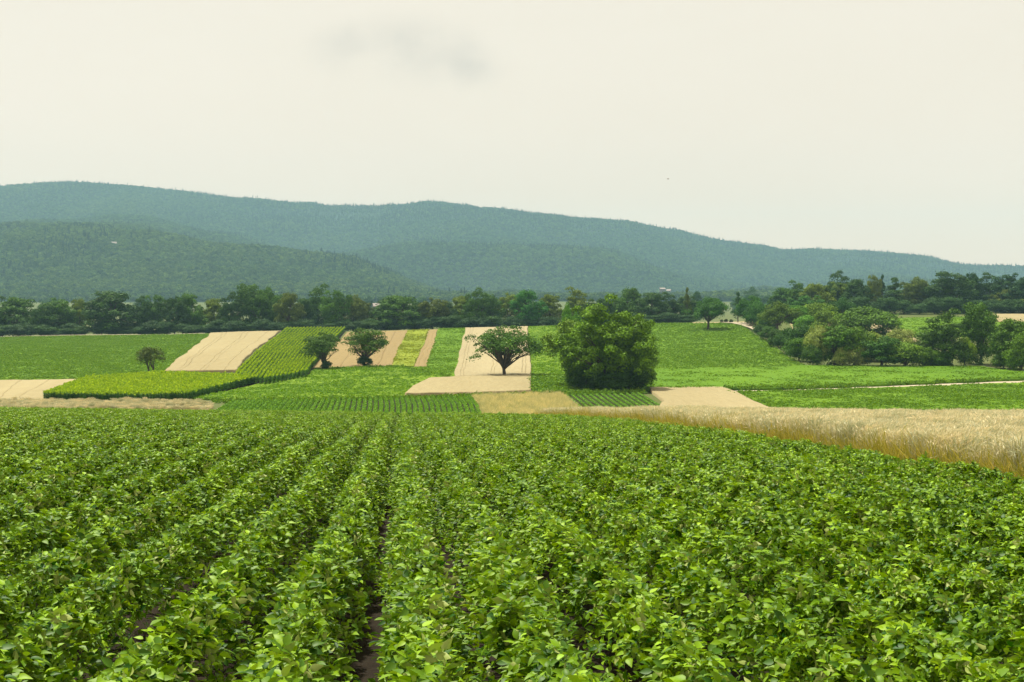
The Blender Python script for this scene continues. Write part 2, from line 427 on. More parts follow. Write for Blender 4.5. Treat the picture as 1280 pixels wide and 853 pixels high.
m = (aa > SOY_R+.05+.25*(fnoise(pw[:, 1]/1.5, pw[:, 0]*0+2, 2)-.5)) & (pw[:, 0] < pw[:, 1]*.40+4)
# the back edge of the strip
m &= pw[:, 1] < 78+np.clip((pw[:, 0]-0)*.5, -8, 12)
pw = pw[m]
P, rot, s, idx = place(pw, 6, 1.0, lambda n: RNG.normal(size=n)*.7, .06)
w = fnoise(pw[:, 0]/1.3, pw[:, 1]/1.8, 3)-.5; s[:, 2] = 1.0+w*.42
thin = RNG.random(len(pw)) < np.where(w < -.16, .5, 1)
scatter('wheat_crop', P[thin], rot[thin], s[thin], idx[thin], wh, 'tall ripe straw coloured wheat standing along the right edge of the soybeans', 'wheat')
print('wheat', thin.sum())
gy = np.arange(5, 95, 1.5); ga = np.arange(SOY_R-.3, 50, 1.5)
Yq, Aq = np.meshgrid(gy, ga, indexing='ij'); Xq = Aq+DX*Yq
so = obj('stubble_soil', grid_mesh('stubble_soil', Xq, Yq, ground(Xq, Yq)+.05, M['dryfield'])); tag(so, kind='structure')
# grass weeds at the foot of the wheat edge
def make_tuft(seed, mat, n=40, R=.22, H=.45, wd=.006, spread=.35):
    rng = np.random.default_rng(seed); a = rng.random(n)*6.283; r = np.sqrt(rng.random(n))*R
    b = np.stack([np.cos(a)*r, np.sin(a)*r, np.zeros(n)], -1); h = H*(.5+.6*rng.random(n))
    l = rng.normal(size=(n, 3))*spread; l[:, 2] = 0; w = norm(rng.normal(size=(n, 3))*np.array([1, 1, .05]))*wd
    p1 = b+np.array([0, 0, .6])*h[:, None]+l*.4*h[:, None]; p2 = b+np.array([0, 0, 1])*h[:, None]+l*h[:, None]
    V = np.stack([b-w, b+w, p1+w, p1-w, p2+w*.15, p2-w*.15], 1)
    i = np.arange(6*n).reshape(n, 6)
    F = [i[:, [0, 1, 2, 3]], i[:, [3, 2, 4, 5]]]
    return mesh_np('tuft', V.reshape(-1, 3), F, mat, np.repeat(rng.random(n), 6))
tf = proto_collection('yellow_tufts', [make_tuft(340+k, M['wheatlow'], 54, .22, .72, .008) for k in range(4)])
ys = np.repeat(np.arange(12, 80, .14), 3); px = SOY_R-.12+RNG.random(len(ys))*.5-.077*ys
P, rot, s, idx = place(np.stack([px, ys+RNG.normal(size=len(ys))*.06], -1), 4, 1.0, anyrot, .15)
scatter('wild_grass', P, rot, s, idx, tf, 'yellow green grass at the foot of the wheat beside the soybeans', 'grass')

# ------------------------------------------------------------------ field strips
def resample(pl, n):
    pl = np.asarray(pl, float); 
    if len(pl) == 1: return np.repeat(pl, n, 0)
    d = np.r_[0, np.cumsum(np.hypot(*np.diff(pl, axis=0).T))]; t = np.linspace(0, d[-1], n)
    return np.stack([np.interp(t, d, pl[:, 0]), np.interp(t, d, pl[:, 1])], -1)
class Strip:
    """cross-sections (near first) given as sight lines, turned into ground points"""
    def __init__(self, secs, n=41):
        self.S = np.array([[hit(*p) for p in resample(s, n)] for s in secs])   # k,n,2
        self.n = n
        mid = self.S[:, n//2]; d = np.hypot(*np.diff(mid, axis=0).T); self.t = np.r_[0, np.cumsum(d)]; self.len = self.t[-1]; self.t = self.t/self.len
    def at(self, s, t):
        s = np.asarray(s, float); t = np.asarray(t, float)
        j = np.clip(np.searchsorted(self.t, t, side='right')-1, 0, len(self.t)-2); f = ((t-self.t[j])/(self.t[j+1]-self.t[j]))[..., None]
        si = np.clip(s*(self.n-1), 0, self.n-1.001); i = si.astype(int); g = (si-i)[..., None]
        a = self.S[j, i]*(1-g)+self.S[j, i+1]*g; b = self.S[j+1, i]*(1-g)+self.S[j+1, i+1]*g
        return a*(1-f)+b*f
    def area_w(self, s, t):
        e = 1e-2; s = np.clip(s, e, 1-e); t = np.clip(t, e, 1-e)
        ds = (self.at(s+e, t)-self.at(s-e, t))/(2*e); dt = (self.at(s, t+e)-self.at(s, t-e))/(2*e)
        return np.abs(ds[..., 0]*dt[..., 1]-ds[..., 1]*dt[..., 0])
    def random(self, dens, cap=60000):
        g = np.linspace(.02, .98, 25); a, b = np.meshgrid(g, g); W = self.area_w(a.ravel(), b.ravel()); area = W.mean()
        n = int(min(cap, area*dens)); k = int(n*max(1, W.max()/area)*1.1)+10
        s, t = RNG.random(k), RNG.random(k); keep = RNG.random(k) < self.area_w(s, t)/W.max()
        return self.at(s[keep][:n], t[keep][:n])
    def rows(self, n, step, jit=.05):
        out = []
        for i in range(n):
            s = (i+.5)/n; k = max(3, int(self.len/step)); t = (np.arange(k)+RNG.random())/k
            out.append(self.at(np.full(k, s), np.clip(t, 0, 1)))
        p = np.concatenate(out); return p+RNG.normal(size=p.shape)*jit
    def slab(self, name, h, mat, ns=60, nt=70, lines=(), lw=.006, drop=.8, rough=0.0, kind='structure', label=None, cat=None, taper=True):
        s = np.linspace(0, 1, ns); s = np.unique(np.concatenate([s]+[[l-lw, l-lw*.6, l+lw*.6, l+lw] for l in lines])) if len(lines) else s
        t = np.linspace(0, 1, nt); ss, tt = np.meshgrid(s, t); P = self.at(ss, tt)
        P = P+np.stack([fnoise(P[..., 0]/6+3, P[..., 1]/25, 2)-.5, fnoise(P[..., 0]/4+9, P[..., 1]/9+5, 2)-.5], -1)*np.array([1.2, 3.0])
        z = ground(P[..., 0], P[..., 1])
        H = np.full(z.shape, h)
        if rough: H = H+(fnoise(P[..., 0]/3.0, P[..., 1]/3.0, 3)-.5)*rough
        for l in lines: H = np.where(np.abs(ss-l) < lw*.7, h*(1-drop), H)
        X, Y, Z = P[..., 0].copy(), P[..., 1].copy(), z+H
        # skirt
        def ring(A, B, edge):
            return A, B
        Xs = np.pad(X, 1, mode='edge'); Ys_ = np.pad(Y, 1, mode='edge'); Zs = np.pad(Z, 1, mode='edge')
        zz = np.pad(z-.35, 1, mode='edge')
        for sl in ((0, slice(None)), (-1, slice(None)), (slice(None), 0), (slice(None), -1)): Zs[sl] = zz[sl]
        me = grid_mesh(name, Xs, Ys_, Zs, mat, smooth=False)
        o = obj(name, me); tag(o, label, cat, None, kind); return o

def make_clump(seed, mat, n=26, R=.45, H=.45, leaf=.26):
    rng = np.random.default_rng(seed); a = rng.random(n)*6.283; r = np.sqrt(rng.random(n))*R
    P = np.stack([np.cos(a)*r, np.sin(a)*r, H*(.35+.65*rng.random(n))*(1-.5*(r/R)**2)], -1)
    Nn = norm(np.stack([np.cos(a)*r/R, np.sin(a)*r/R, np.full(n, .9)], -1)+rng.normal(size=(n, 3))*.55)
    V, F, v = cards(P, Nn, leaf, rng, .6)
    return mesh_np('clump', V, [F], mat, v)
clump = {k: proto_collection(k+'_clumps', [make_clump(400+q, M[k]) for q in range(5)]) for k in ('beet', 'meadow', 'yellowcrop')}
vinec = proto_collection('row_clumps', [make_clump(430+q, M['vine'], 44, .31, .78, .20) for q in range(5)])
vines = proto_collection('small_row_clumps', [make_clump(440+q, M['vine'], 36, .26, .66, .20) for q in range(5)])

def green(strip, name, kind, dens, base, label, cat, h=.22, scale=1.0, hvar=.4, lines=()):
    strip.slab('field', h, M[base], rough=.1, lines=lines)
    P2 = strip.random(dens); P, rot, s, idx = place(P2, 5, scale, anyrot, .12, dz=.05)
    s[:, 2] *= 1+(fnoise(P2[:, 0]/5, P2[:, 1]/7, 3)-.5)*hvar*2
    scatter(name, P, rot, s, idx, clump[kind], label, cat)
    return len(P)

E = -60      # a little past the left edge of the frame
W_ = 1345
nn = {}
# left beet field
nn['A'] = green(Strip([[(E, 477.5), (0, 476.5), (110, 475), (205, 467)], [(E, 450), (0, 449), (228, 445)], [(E, 423.5), (0, 422.5), (262, 418.5)]]), 'beet_crop', 'beet', 1.3, 'greenfield',
      'leafy green beet field sloping up to the trees at the left', 'beet field')
# tan strip left of the corn
Strip([[(203, 467), (292, 466)], [(232, 443), (316, 440)], [(263, 418), (350, 414)]]).slab('ripe_grain', .55, M['tan'], 60, 70, (.18, .24, .52, .58, .84), .004, .35, .10, 'stuff',
      'tan ripe grain strip with wheel lines left of the corn slope', 'grain field')
# corn on the slope
def make_corn(seed, L=1.0, H=2.0):
    rng = np.random.default_rng(seed); n = 58
    y = (rng.random(n)-.5)*L; z = H*(.15+.75*rng.random(n)); az = rng.random(n)*6.283
    D = np.stack([np.cos(az), np.sin(az)*.8, .5+.3*rng.random(n)], -1)
    P = np.stack([np.cos(az)*.14, y+np.sin(az)*.1, z], -1); Nn = norm(np.cross(D, rng.normal(size=(n, 3))))
    P[:, 0] *= .6; D[:, 0] *= .5; Nn = norm(np.stack([np.cos(az)*-.4, np.sin(az)*-.4, np.ones(n)], -1)+rng.normal(size=(n, 3))*.3)
    V, F, v = cards(P, Nn, .46, rng, .2, T=D, bend=.1)
    k = 16; y = (rng.random(k)-.5)*L
    P2 = np.stack([rng.normal(size=k)*.06, y, H*(.95+.1*rng.random(k))], -1)
    V2, F2, v2 = cards(P2, norm(rng.normal(size=(k, 3))*np.array([1, 1, .5])+np.array([0, 0, .3])), .36, rng, .45, T=np.tile([0, 0, 1.0], (k, 1))+rng.normal(size=(k, 3))*.35)
    me = mesh_np('corn', np.concatenate([V, V2]), [F, F2+len(V)], M['corn'], np.concatenate([v, v2]))
    me.materials.append(M['tassel']); mi = np.zeros(len(F)+len(F2), np.int32); mi[len(F):] = 1
    me.polygons.foreach_set('material_index', mi); return me
cornp = proto_collection('corn_segments', [make_corn(500+k) for k in range(6)])
def rows_obj(name, strip, n, step, protos, npr, label, cat, scale=1.0, sz=None, slab='soil', jit=.05, dz=0):
    strip.slab('field', .08, M[slab], 50, 60)
    P2 = strip.rows(n, step, jit); P, rot, s, idx = place(P2, npr, scale, lambda k: RNG.normal(size=k)*.12+RNG.integers(0, 2, k)*math.pi, .07, dz=dz)
    if sz is not None: s[:, 2] *= sz
    scatter(name, P, rot, s, idx, protos, label, cat)
    return len(P)
nn['C'] = rows_obj('corn_crop', Strip([[(292, 477), (330, 483), (384, 473)], [(304, 463), (345, 468), (391, 462)], [(318, 448), (352, 449), (402, 449)], [(338, 431), (416, 431)], [(358, 415), (433, 414.5)]]), 18, .8, cornp, 6,
      'rows of tall yellow green corn running down the slope beside the grain', 'corn', 1.0, .85)
# brown dry strip
Strip([[(390, 461), (492, 459)], [(412, 436), (500, 435)], [(434, 416), (510, 413.5)]]).slab('dry_field', .18, M['plough'], 60, 60, (.35, .55, .62, .8), .005, .9, .06, 'structure')
nn['E'] = green(Strip([[(490, 459.5), (516, 459.5)], [(499, 436), (526, 436)], [(510, 414), (536, 413)]]), 'yellow_crop', 'yellowcrop', 1.6, 'yellowfield', 'narrow strip of low yellow green crop between brown earth strips', 'crop strip', .35)
Strip([[(516, 459.5), (534, 459.5)], [(526, 436), (541, 435)], [(536, 413), (548, 412)]]).slab('dry_field', .14, M['plough'], 24, 60, (.3, .7), .02, .9, .05, 'structure')
nn['G'] = green(Strip([[(533, 460), (566, 473)], [(541, 436), (576, 436)], [(549, 412), (583, 410)]]), 'clover_crop', 'beet', 1.6, 'greenfield', 'green leafy strip along the left side of the central grain strip', 'crop strip', .35)
# central grain strip and its rounded foot
Strip([[(566, 474), (663, 472)], [(573, 445), (661, 444)], [(582, 410.5), (660, 408.5)]]).slab('ripe_grain', .5, M['tanpale'], 70, 80, (.08, .12, .5, .54, .9, .94), .0035, .4, .09, 'stuff',
      'pale tan grain strip rising behind the single spreading tree', 'grain field')
Strip([[(508, 497.5), (600, 496), (664, 493)], [(517, 487), (600, 484), (664, 481)], [(536, 477), (600, 474.4), (664, 472.4)]]).slab('ripe_grain', .75, M['tan'], 70, 30, (), .005, .9, .12, 'stuff',
      'rounded foot of ripe grain in front of the single spreading tree', 'grain field')
# green strip between the grain and the walnut, and the large field right of it
nn['I'] = green(Strip([[(664, 471), (706, 471)], [(662, 440), (735, 440)], [(661, 408.5), (735, 407)]]), 'clover_crop', 'meadow', 1.4, 'meadowfield', 'light green strip right of the central grain strip', 'crop strip', .3)
nn['J'] = green(Strip([[(706, 471), (830, 463), (1008, 459)], [(735, 440), (830, 440), (975, 440)], [(735, 423), (830, 421), (944, 420)], [(735, 407.5), (800, 405.5), (850, 404.8), (928, 405)]]), 'beet_crop', 'beet', 1.1, 'greenfield',
      'large green beet field sloping up behind the biggest tree', 'beet field')
nn['T'] = green(Strip([[(815, 489.5), (1000, 487.5), (1280, 476), (W_, 473)], [(815, 476), (1000, 473.5), (1280, 469), (W_, 469)], [(815, 464), (1008, 459.5), (1225, 460), (1250, 465), (W_, 470)]]), 'leafy_crop', 'beet', 2.4, 'lush',
      'lighter green band of crop running right below the shrubs', 'crop band', .5, 1.1)
Strip([[(908, 491.5), (1000, 490), (1280, 479.5), (W_, 477)], [(908, 489.6), (1000, 488), (1280, 476.5), (W_, 473.5)]]).slab('track', .06, M['path'], 90, 4)
nn['S'] = green(Strip([[(985, 519), (1100, 523), (W_, 530)], [(935, 503), (1100, 503), (W_, 505)], [(908, 492), (1000, 490.5), (1280, 480), (W_, 477.5)]]), 'beet_crop', 'beet', 1.9, 'greenfield',
      'bright green leafy field behind the right part of the wheat', 'beet field', .3, 1.0, .45)
Strip([[(822, 520), (975, 520)], [(832, 505), (944, 506)], [(812, 488), (906, 487)]]).slab('ripe_grain', .55, M['tan'], 50, 40, (), .005, .9, .1, 'stuff',
      'wedge of tan grain between the biggest tree and the bright green field', 'grain field')
nn['K'] = green(Strip([[(232, 501), (400, 501), (508, 498.5)], [(280, 492), (400, 491), (518, 488)], [(322, 482), (400, 477), (545, 476)], [(386, 470), (400, 467), (565, 472)], [(395, 461.5), (440, 461), (533, 460.5)]]), 'meadow_grass', 'meadow', 1.5, 'meadowfield',
      'bright green meadow curving below the two round trees', 'meadow', .3)
# weeds at the field corner left of the walnut
nn['W'] = green(Strip([[(660, 491), (735, 492)], [(659, 481), (735, 480)], [(664, 471.5), (708, 471.5)]]), 'weeds', 'beet', 1.6, 'greenfield', 'rough weedy patch at the left foot of the biggest tree', 'weeds', .3, 1.5)
nn['W2'] = green(Strip([[(735, 492), (815, 490.5)], [(708, 471.5), (815, 464)]]), 'weeds', 'beet', 1.2, 'greenfield', 'shaded weeds under the biggest tree', 'weeds', .3, 1.4)
# left knoll of corn
Strip([[(E, 503), (56, 503)], [(E, 490), (80, 490)], [(E, 478), (0, 477.5), (112, 476)]]).slab('ripe_grain', .35, M['tan'], 40, 30, (.5, .7), .004, .5, .08, 'stuff', 'tan stubble left of the low corn block', 'grain field')
kn = Strip([[(54, 503), (120, 504), (180, 504.5), (232, 503)], [(70, 497), (150, 497), (262, 495)], [(86, 490), (200, 488), (296, 486)], [(108, 481), (200, 474), (270, 476), (322, 480)]])
nn['L'] = rows_obj('corn_crop', kn, 74, .75, cornp, 6, 'low block of yellow tasselled corn with a dark leafy side', 'corn', 1.0, .8, jit=.12)
# rough wheat at the left below the corn block
ws = Strip([[(E, 516), (200, 516), (262, 515)], [(E, 505), (120, 506), (225, 506), (266, 509)]])
ws.slab('ripe_grain', .35, M['tan'], 60, 16, (), rough=.15, kind='stuff', label='uneven ripe grain along the crest left of the bean rows', cat='grain field')
P2 = ws.random(3.2); P, rot, s, idx = place(P2, 5, 1.0, anyrot, .15)
s[:, 2] *= .8+(fnoise(P2[:, 0]/3, P2[:, 1]/3, 3)-.5)*.9
scatter('wheat_crop', P, rot, s, idx, whF, 'loose ripe wheat stalks along the crest at the left', 'wheat')
# rows of beans in the dip
b1 = Strip([[(266, 519), (400, 520), (604, 521)], [(278, 511), (400, 510), (599, 508)], [(290, 504), (400, 502), (590, 499)]])
nn['O'] = rows_obj('bean_rows', b1, 46, .36, vinec, 5, 'low green bean rows seen end on in the dip behind the soybeans', 'bean rows', .92, .9, jit=.04)
# dry grass
dg = Strip([[(604, 523), (735, 524)], [(598, 508), (718, 508)], [(590, 497.5), (700, 495)]])
dg.slab('dry_grass_ground', .1, M['dryfield'], 40, 30, rough=.08)
dgp = proto_collection('dry_grass_clumps', [make_tuft(350+k, M['drygrass'], 60, .35, .75, .016) for k in range(4)])
P2 = dg.random(3.5); P, rot, s, idx = place(P2, 4, 1.0, anyrot, .25)
scatter('dry_grass', P, rot, s, idx, dgp, 'pale dry grass patch between the bean rows and the slanting rows', 'grass')
# slanting rows
b2 = Strip([[(738, 523), (842, 518)], [(720, 509), (822, 505)], [(701, 493.5), (799, 491.5)]])
nn['Q'] = rows_obj('potato_rows', b2, 13, .34, vines, 5, 'short slanting green rows just below the biggest tree', 'potato rows', 1.0, .62, jit=.04)
# weedy margins between the fields
def margin(pl, wpx, dens, kind, name, label, scale=1.0):
    st = Strip([[(x, y+wpx) for x, y in pl], [(x, y-wpx) for x, y in pl]])
    P2 = st.random(dens); P, rot, s, idx = place(P2, 5, scale, anyrot, .3); s[:, 2] *= 1.3
    scatter(name, P, rot, s, idx, clump[kind], label, 'field margin')
margin([(266, 504), (400, 502.5), (510, 500), (600, 497.5), (735, 494), (806, 492)], 1.0, 2.2, 'beet', 'margin_weeds', 'dark weedy margin behind the bean rows', 1.1)
margin([(906, 488.3), (1000, 486.9), (1140, 481.4), (1280, 475.6), (1340, 473)], .45, 5, 'beet', 'margin_weeds', 'dark crop edge above the pale farm track', 1.2)
margin([(440, 462), (500, 460.5), (566, 474)], .8, 1.5, 'beet', 'margin_weeds', 'narrow weedy line at the foot of the small crop strips', 1.1)
# hill behind the shrubs on the right: meadow, bare patches, track
nn['X'] = green(Strip([[(1125, 421), (W_, 424)], [(1104, 399), (1200, 397), (W_, 400)]]), 'meadow_grass', 'beet', .7, 'greenfield', 'small green field glimpsed behind the shrubs at the right', 'field', .3)
Strip([[(1085, 415), (1148, 428)], [(1085, 401), (1104, 399), (1122, 408)]]).slab('dry_field', .32, M['tan'], 30, 20, kind='structure')
Strip([[(1232, 404), (W_, 404)], [(1232, 394), (W_, 394)]]).slab('dry_field', .5, M['tan'], 30, 16, kind='structure')
Strip([[(1000, 424), (1075, 424)], [(985, 404), (1070, 404)]]).slab('dry_field', .2, M['tan'], 30, 16, kind='structure')
Strip([[(866, 405.0), (905, 405.0), (952, 406.8)], [(866, 403.2), (905, 402.6), (952, 403)]]).slab('dry_field', .35, M['tan'], 30, 8, kind='structure')
def track(pts, w, h, name='track'):
    W0 = np.array([hit(*p) for p in pts]); k = 50; W0 = resample(W0, k)
    T = np.gradient(W0, axis=0); T /= np.hypot(*T.T)[:, None]; Nn = np.stack([-T[:, 1], T[:, 0]], -1)
    g = np.linspace(-w/2, w/2, 5)
    P = W0[:, None]+Nn[:, None]*g[None, :, None]
    o = obj(name, grid_mesh(name, P[..., 0], P[..., 1], ground(P[..., 0], P[..., 1])+h, M['path'])); tag(o, kind='structure')
track([(903, 404.3), (920, 405.2), (933, 407.5), (945, 411.5), (960, 418), (975, 424), (990, 433)], 5.0, .55)
track([(E, 423.6), (0, 422.2), (130, 420), (256, 418)], 2.2, .4)
print(nn)

# ------------------------------------------------------------------ trees
def tube(pts, rad, sides=7):
    pts = np.asarray(pts, float); n = len(pts); T = norm(np.gradient(pts, axis=0))
    ref = np.array([1.0, .13, .07]); A = norm(np.cross(T, ref)); B = np.cross(T, A)
    a = np.linspace(0, 2*np.pi, sides, endpoint=False)
    V = pts[:, None]+(A[:, None]*np.cos(a)[None, :, None]+B[:, None]*np.sin(a)[None, :, None])*np.asarray(rad)[:, None, None]
    i = np.arange(n*sides).reshape(n, sides); j = np.roll(i, -1, 1)
    F = np.stack([i[:-1], j[:-1], j[1:], i[1:]], -1).reshape(-1, 4)
    return V.reshape(-1, 3), F
def tree_meshes(seed, W, H, low=.2, nclu=46, per=130, leaf=.42, rc=.17, shape='round', trunk_r=None, limbs=14, fork=.3, stems=1, droop=0.0, flat=.75, inner=.4, lobes=0, dmin=-.35):
    """crown and trunk meshes in metres; the crown is many leafy twigs' worth of small faces"""
    rng = np.random.default_rng(seed)
    zc = H*(low+1)/2; rz = H*(1-low)/2; rx = W/2
    cs = []
    if lobes:
        MJ = []
        while len(MJ) < lobes:
            d = norm(rng.normal(size=3)); 
            if d[2] < dmin: continue
            q = np.array([d[0]*rx*(1-.15*max(0, d[2])), d[1]*rx, d[2]*rz])*(.50+.22*rng.random())
            if dmin < -.5 and d[2] < 0: q[:2] *= 1.25; q[2] *= 1.12
            if all(np.linalg.norm((q-m_)/np.array([1, 1, 1])) > W*.17 for m_ in MJ) or rng.random() < .02: MJ.append(q)
        LR = [W*(.16+.09*rng.random()) for _ in MJ]
        while len(cs) < nclu:
            k_ = rng.integers(0, lobes); d = norm(rng.normal(size=3))
            if d[2] < min(-.55, dmin): continue
            cs.append(np.maximum(MJ[k_]+d*LR[k_]*(.75+.3*rng.random())*np.array([1, 1, .85])+np.array([0, 0, zc]), [-9e9, -9e9, .3]))
    while len(cs) < nclu:
        d = norm(rng.normal(size=3)); rho = inner+(1-inner)*rng.random()**.45
        p = np.array([d[0]*rx, d[1]*rx, d[2]*rz])*rho*.86
        if shape == 'dome' and d[2] < -.25: continue
        if shape == 'spire':
            t = rng.random()**.8; ang = rng.random()*6.283; r = rx*(1-t)**.8*(.35+.55*rng.random()); p = np.array([math.cos(ang)*r, math.sin(ang)*r, (t*2-1)*rz*.97])
        if shape == 'full' and d[2] > 0: p[:2] *= 1-.28*d[2]*(.6+.8*rng.random())
        if shape == 'full' and d[2] < .1: p[:2] = p[:2]*(1.05+.35*min(1, -d[2]+.1)); p[2] *= 1.1
        if shape == 'bush' and d[2] < 0: p[2] *= .9; p[:2] *= 1.12
        lump = .88+.24*vnoise(np.array(d[0]*2.1+seed), np.array(d[1]*2.1+d[2]*1.7+seed))
        cs.append(p*lump+np.array([0, 0, zc]))
    cs = np.array(cs)
    R = W*rc*(.6+.75*rng.random(nclu))
    if shape == 'spire': R = R*(1.1-.75*(cs[:, 2]-low*H)/(H*(1-low)))
    n = (per*(R/R.mean())**2).astype(int)+12
    ci = np.repeat(np.arange(nclu), n); k = len(ci)
    d = norm(rng.normal(size=(k, 3))); d[:, 2] = np.where(rng.random(k) < .7, np.abs(d[:, 2]), d[:, 2])
    rr = R[ci]*(.58+.47*rng.random(k)**.6)
    P = cs[ci]+d*rr[:, None]*np.array([1, 1, flat])
    # ragged twigs poking out
    ext = rng.random(k) < .06; P[ext] += d[ext]*R[ci][ext][:, None]*.35
    if droop: P[:, 2] -= droop*np.maximum(0, np.hypot(P[:, 0], P[:, 1])/rx-.55)*H
    P[:, 2] = np.maximum(P[:, 2], .05)
    Nn = norm(d+rng.normal(size=(k, 3))*.5+np.array([0, 0, .3]))
    cv = rng.random(nclu)[ci]
    V, F, v = cards(P, Nn, leaf, rng, .68, v=np.clip(.35*cv+.65*rng.random(k), 0, 1))
    crown = mesh_np('crown', V, [F], M['crown'], v)
    VS, FS, off = [], [], 0
    tr = trunk_r or W*.03
    def add(p, r):
        nonlocal off
        a, f = tube(p, r); VS.append(a); FS.append(f+off); off += len(a)
    fz = H*fork
    for sidx in range(stems):
        ox = (sidx-(stems-1)/2)*tr*4.2
        base = np.array([ox*.6, 0, -.4]); top = np.array([ox*1.6+rng.normal()*tr*.4, rng.normal()*tr*.4, fz])
        add([base, base+np.array([0, 0, .5]), (base+top)/2+rng.normal(size=3)*tr*.25, top], [tr*1.7, tr*1.15, tr*.95, tr*.8])
        sel = np.argsort(rng.random(nclu))[:max(3, limbs//stems)]
        for c in sel:
            e = cs[c]; mid = top*.45+e*.55+np.array([0, 0, -H*.02]); mid[:2] *= .8
            st = top*(.75+.25*rng.random())
            add([st, (st+mid)/2+rng.normal(size=3)*tr*.5, mid+rng.normal(size=3)*tr*.7, e], [tr*.55, tr*.42, tr*.28, tr*.08])
            for q in range(2):
                e2 = e+norm(rng.normal(size=3))*R[c]*.9; add([mid, (mid+e2)/2+rng.normal(size=3)*tr*.3, e2], [tr*.24, tr*.15, tr*.04])
    trunk = mesh_np('trunk', np.concatenate(VS), FS, M['bark'], smooth=True)
    return crown, trunk
PROTO = {}
for k in range(5): PROTO['full%d' % k] = (tree_meshes(600+k, 14, 15, .0, 95, 140, .52, .115, 'full', lobes=(0 if k == 1 else 17+k), dmin=-1), 14, 15)
for k in range(4): PROTO['bush%d' % k] = (tree_meshes(620+k, 8, 6, .0, 44, 190, .34, .17, 'bush', limbs=6, fork=.15), 8, 6)
for k in range(3): PROTO['lone%d' % k] = (tree_meshes(640+k, 11, 9.5, .20, 64, 150, .38, .125, 'round', limbs=16, fork=.3, lobes=11, dmin=-.6), 11, 9.5)
PROTO['spire0'] = (tree_meshes(660, 6, 12, .12, 46, 90, .30, .18, 'spire', limbs=6, fork=.6), 6, 12)
NTREE = [0]
def add_tree(kind, x, top, base, w, col, label, d=None, group=None, cat='tree', name='broadleaf_tree', meshes=None, sink=.0, rz=None):
    if d is None: X, Y = hit(x, base)
    else: Y = d; X = (x-CX)/FPX*d
    gz = float(ground(X, Y))-sink
    Hh = (HR-top)/FPX*Y-gz; Ww = w/FPX*Y
    if meshes is None: (cm, tm), pw_, ph = PROTO[kind]
    else: (cm, tm), pw_, ph = meshes
    r = bpy.data.objects.new(name, None); link(r); r.location = (X, Y, gz)
    r.empty_display_size = .5
    a = RNG.random()*6.283 if rz is None else rz
    r.rotation_euler = (0, 0, a)
    r.scale = (Ww/pw_*1.0, Ww/pw_*1.0, Hh/ph)
    tag(r, label, cat, group)
    c = obj('crown', cm, r); t = obj('trunk', tm, r)
    j = 1+RNG.normal()*.06
    c.color = (col[0]*j*1.8, col[1]*j*2.0, col[2]*j*.9, 1)
    return r
DK = (.020, .048, .014); MD = (.034, .078, .012); OL = (.062, .088, .010); LT = (.062, .105, .008)
SV = (.17, .20, .11); BL = (.013, .038, .020); YG = (.13, .20, .012); BR = (.048, .066, .012)
G1 = 'trees of the long treeline below the hills'
# x, top, width, colour, label
TL = [(-38, 372, 50, DK, 'dark treeline tree just past the left edge'),
 (22, 368, 50, MD, 'round topped tree at the left end of the treeline'),
 (-8, 374, 42, DK, 'dark tree cut by the left edge beside the round topped tree'),
 (52, 379, 34, DK, 'low dark tree filling the dip next to the leftmost round treetop'),
 (72, 371, 42, MD, 'green tree left of the wide domed tree in the treeline'),
 (96, 371, 30, OL, 'olive tinted tree touching the left side of the wide domed tree'),
 (137, 360, 66, DK, 'wide domed dark tree, broadest in the left treeline'),
 (176, 373, 26, DK, 'narrow low tree right of the wide domed tree'),
 (197, 367, 36, MD, 'tree above the small two stemmed tree in the field'),
 (218, 369, 26, DK, 'slim dark tree between two rounded treetops at the left'),
 (238, 364, 34, MD, 'pointed green tree directly above the lower edge of the tan strip'),
 (268, 370, 34, OL, 'yellowish tree crown left of the tallest treeline tree'),
 (290, 368, 30, DK, 'dark crown at the left shoulder of the tallest treeline tree'),
 (316, 352, 46, MD, 'tallest tree of the left treeline with bright upper clumps'),
 (338, 357, 36, MD, 'high rounded tree right beside the tallest treeline tree'),
 (360, 363, 32, BR, 'brownish crowned tree above the corn slope'),
 (378, 370, 30, DK, 'dark lower tree above the middle of the corn slope'),
 (397, 359, 40, MD, 'high green crown above the right corner of the corn slope'),
 (421, 361, 34, MD, 'rounded crown above the left of the two round field trees'),
 (441, 367, 34, BR, 'brown tinted crown above the right of the two round field trees'),
 (458, 376, 26, BR, 'low sloping crown at the gap where far houses show'),
 (497, 366, 56, MD, 'broad green dome right of the gap in the treeline'),
 (480, 375, 34, DK, 'dark crown at the left foot of the broad green dome'),
 (522, 374, 32, DK, 'low crown right of the broad green dome'),
 (541, 371, 34, BR, 'dark brownish tree above the narrow earth strip'),
 (556, 375, 28, DK, 'low dark tree above the green leafy strip'),
 (577, 367, 34, OL, 'olive crown above the left edge of the central grain strip'),
 (596, 363, 32, MD, 'tree with olive top above the middle of the central grain strip'),
 (612, 364, 30, MD, 'green tree directly above the single spreading tree'),
 (637, 365, 30, OL, 'olive topped tree left of the smooth dark green dome'),
 (659, 360, 36, (.022, .085, .018), 'smooth fresh green dome above the right edge of the central grain strip'),
 (687, 365, 30, OL, 'tree left of the wide crown behind the biggest tree'),
 (721, 362, 42, OL, 'wide crown rising left of the biggest tree'),
 (748, 372, 28, DK, 'dark crown low behind the left part of the biggest tree'),
 (765, 368, 30, MD, 'crown directly behind the top of the biggest tree'),
 (789, 357, 34, MD, 'highest crown behind the biggest tree'),
 (814, 363, 40, DK, 'dark crown behind the right side of the biggest tree'),
 (836, 368, 34, DK, 'dark tree right of the biggest tree'),
 (855, 369, 30, DK, 'blue green tree at the right end of the long treeline'),
]
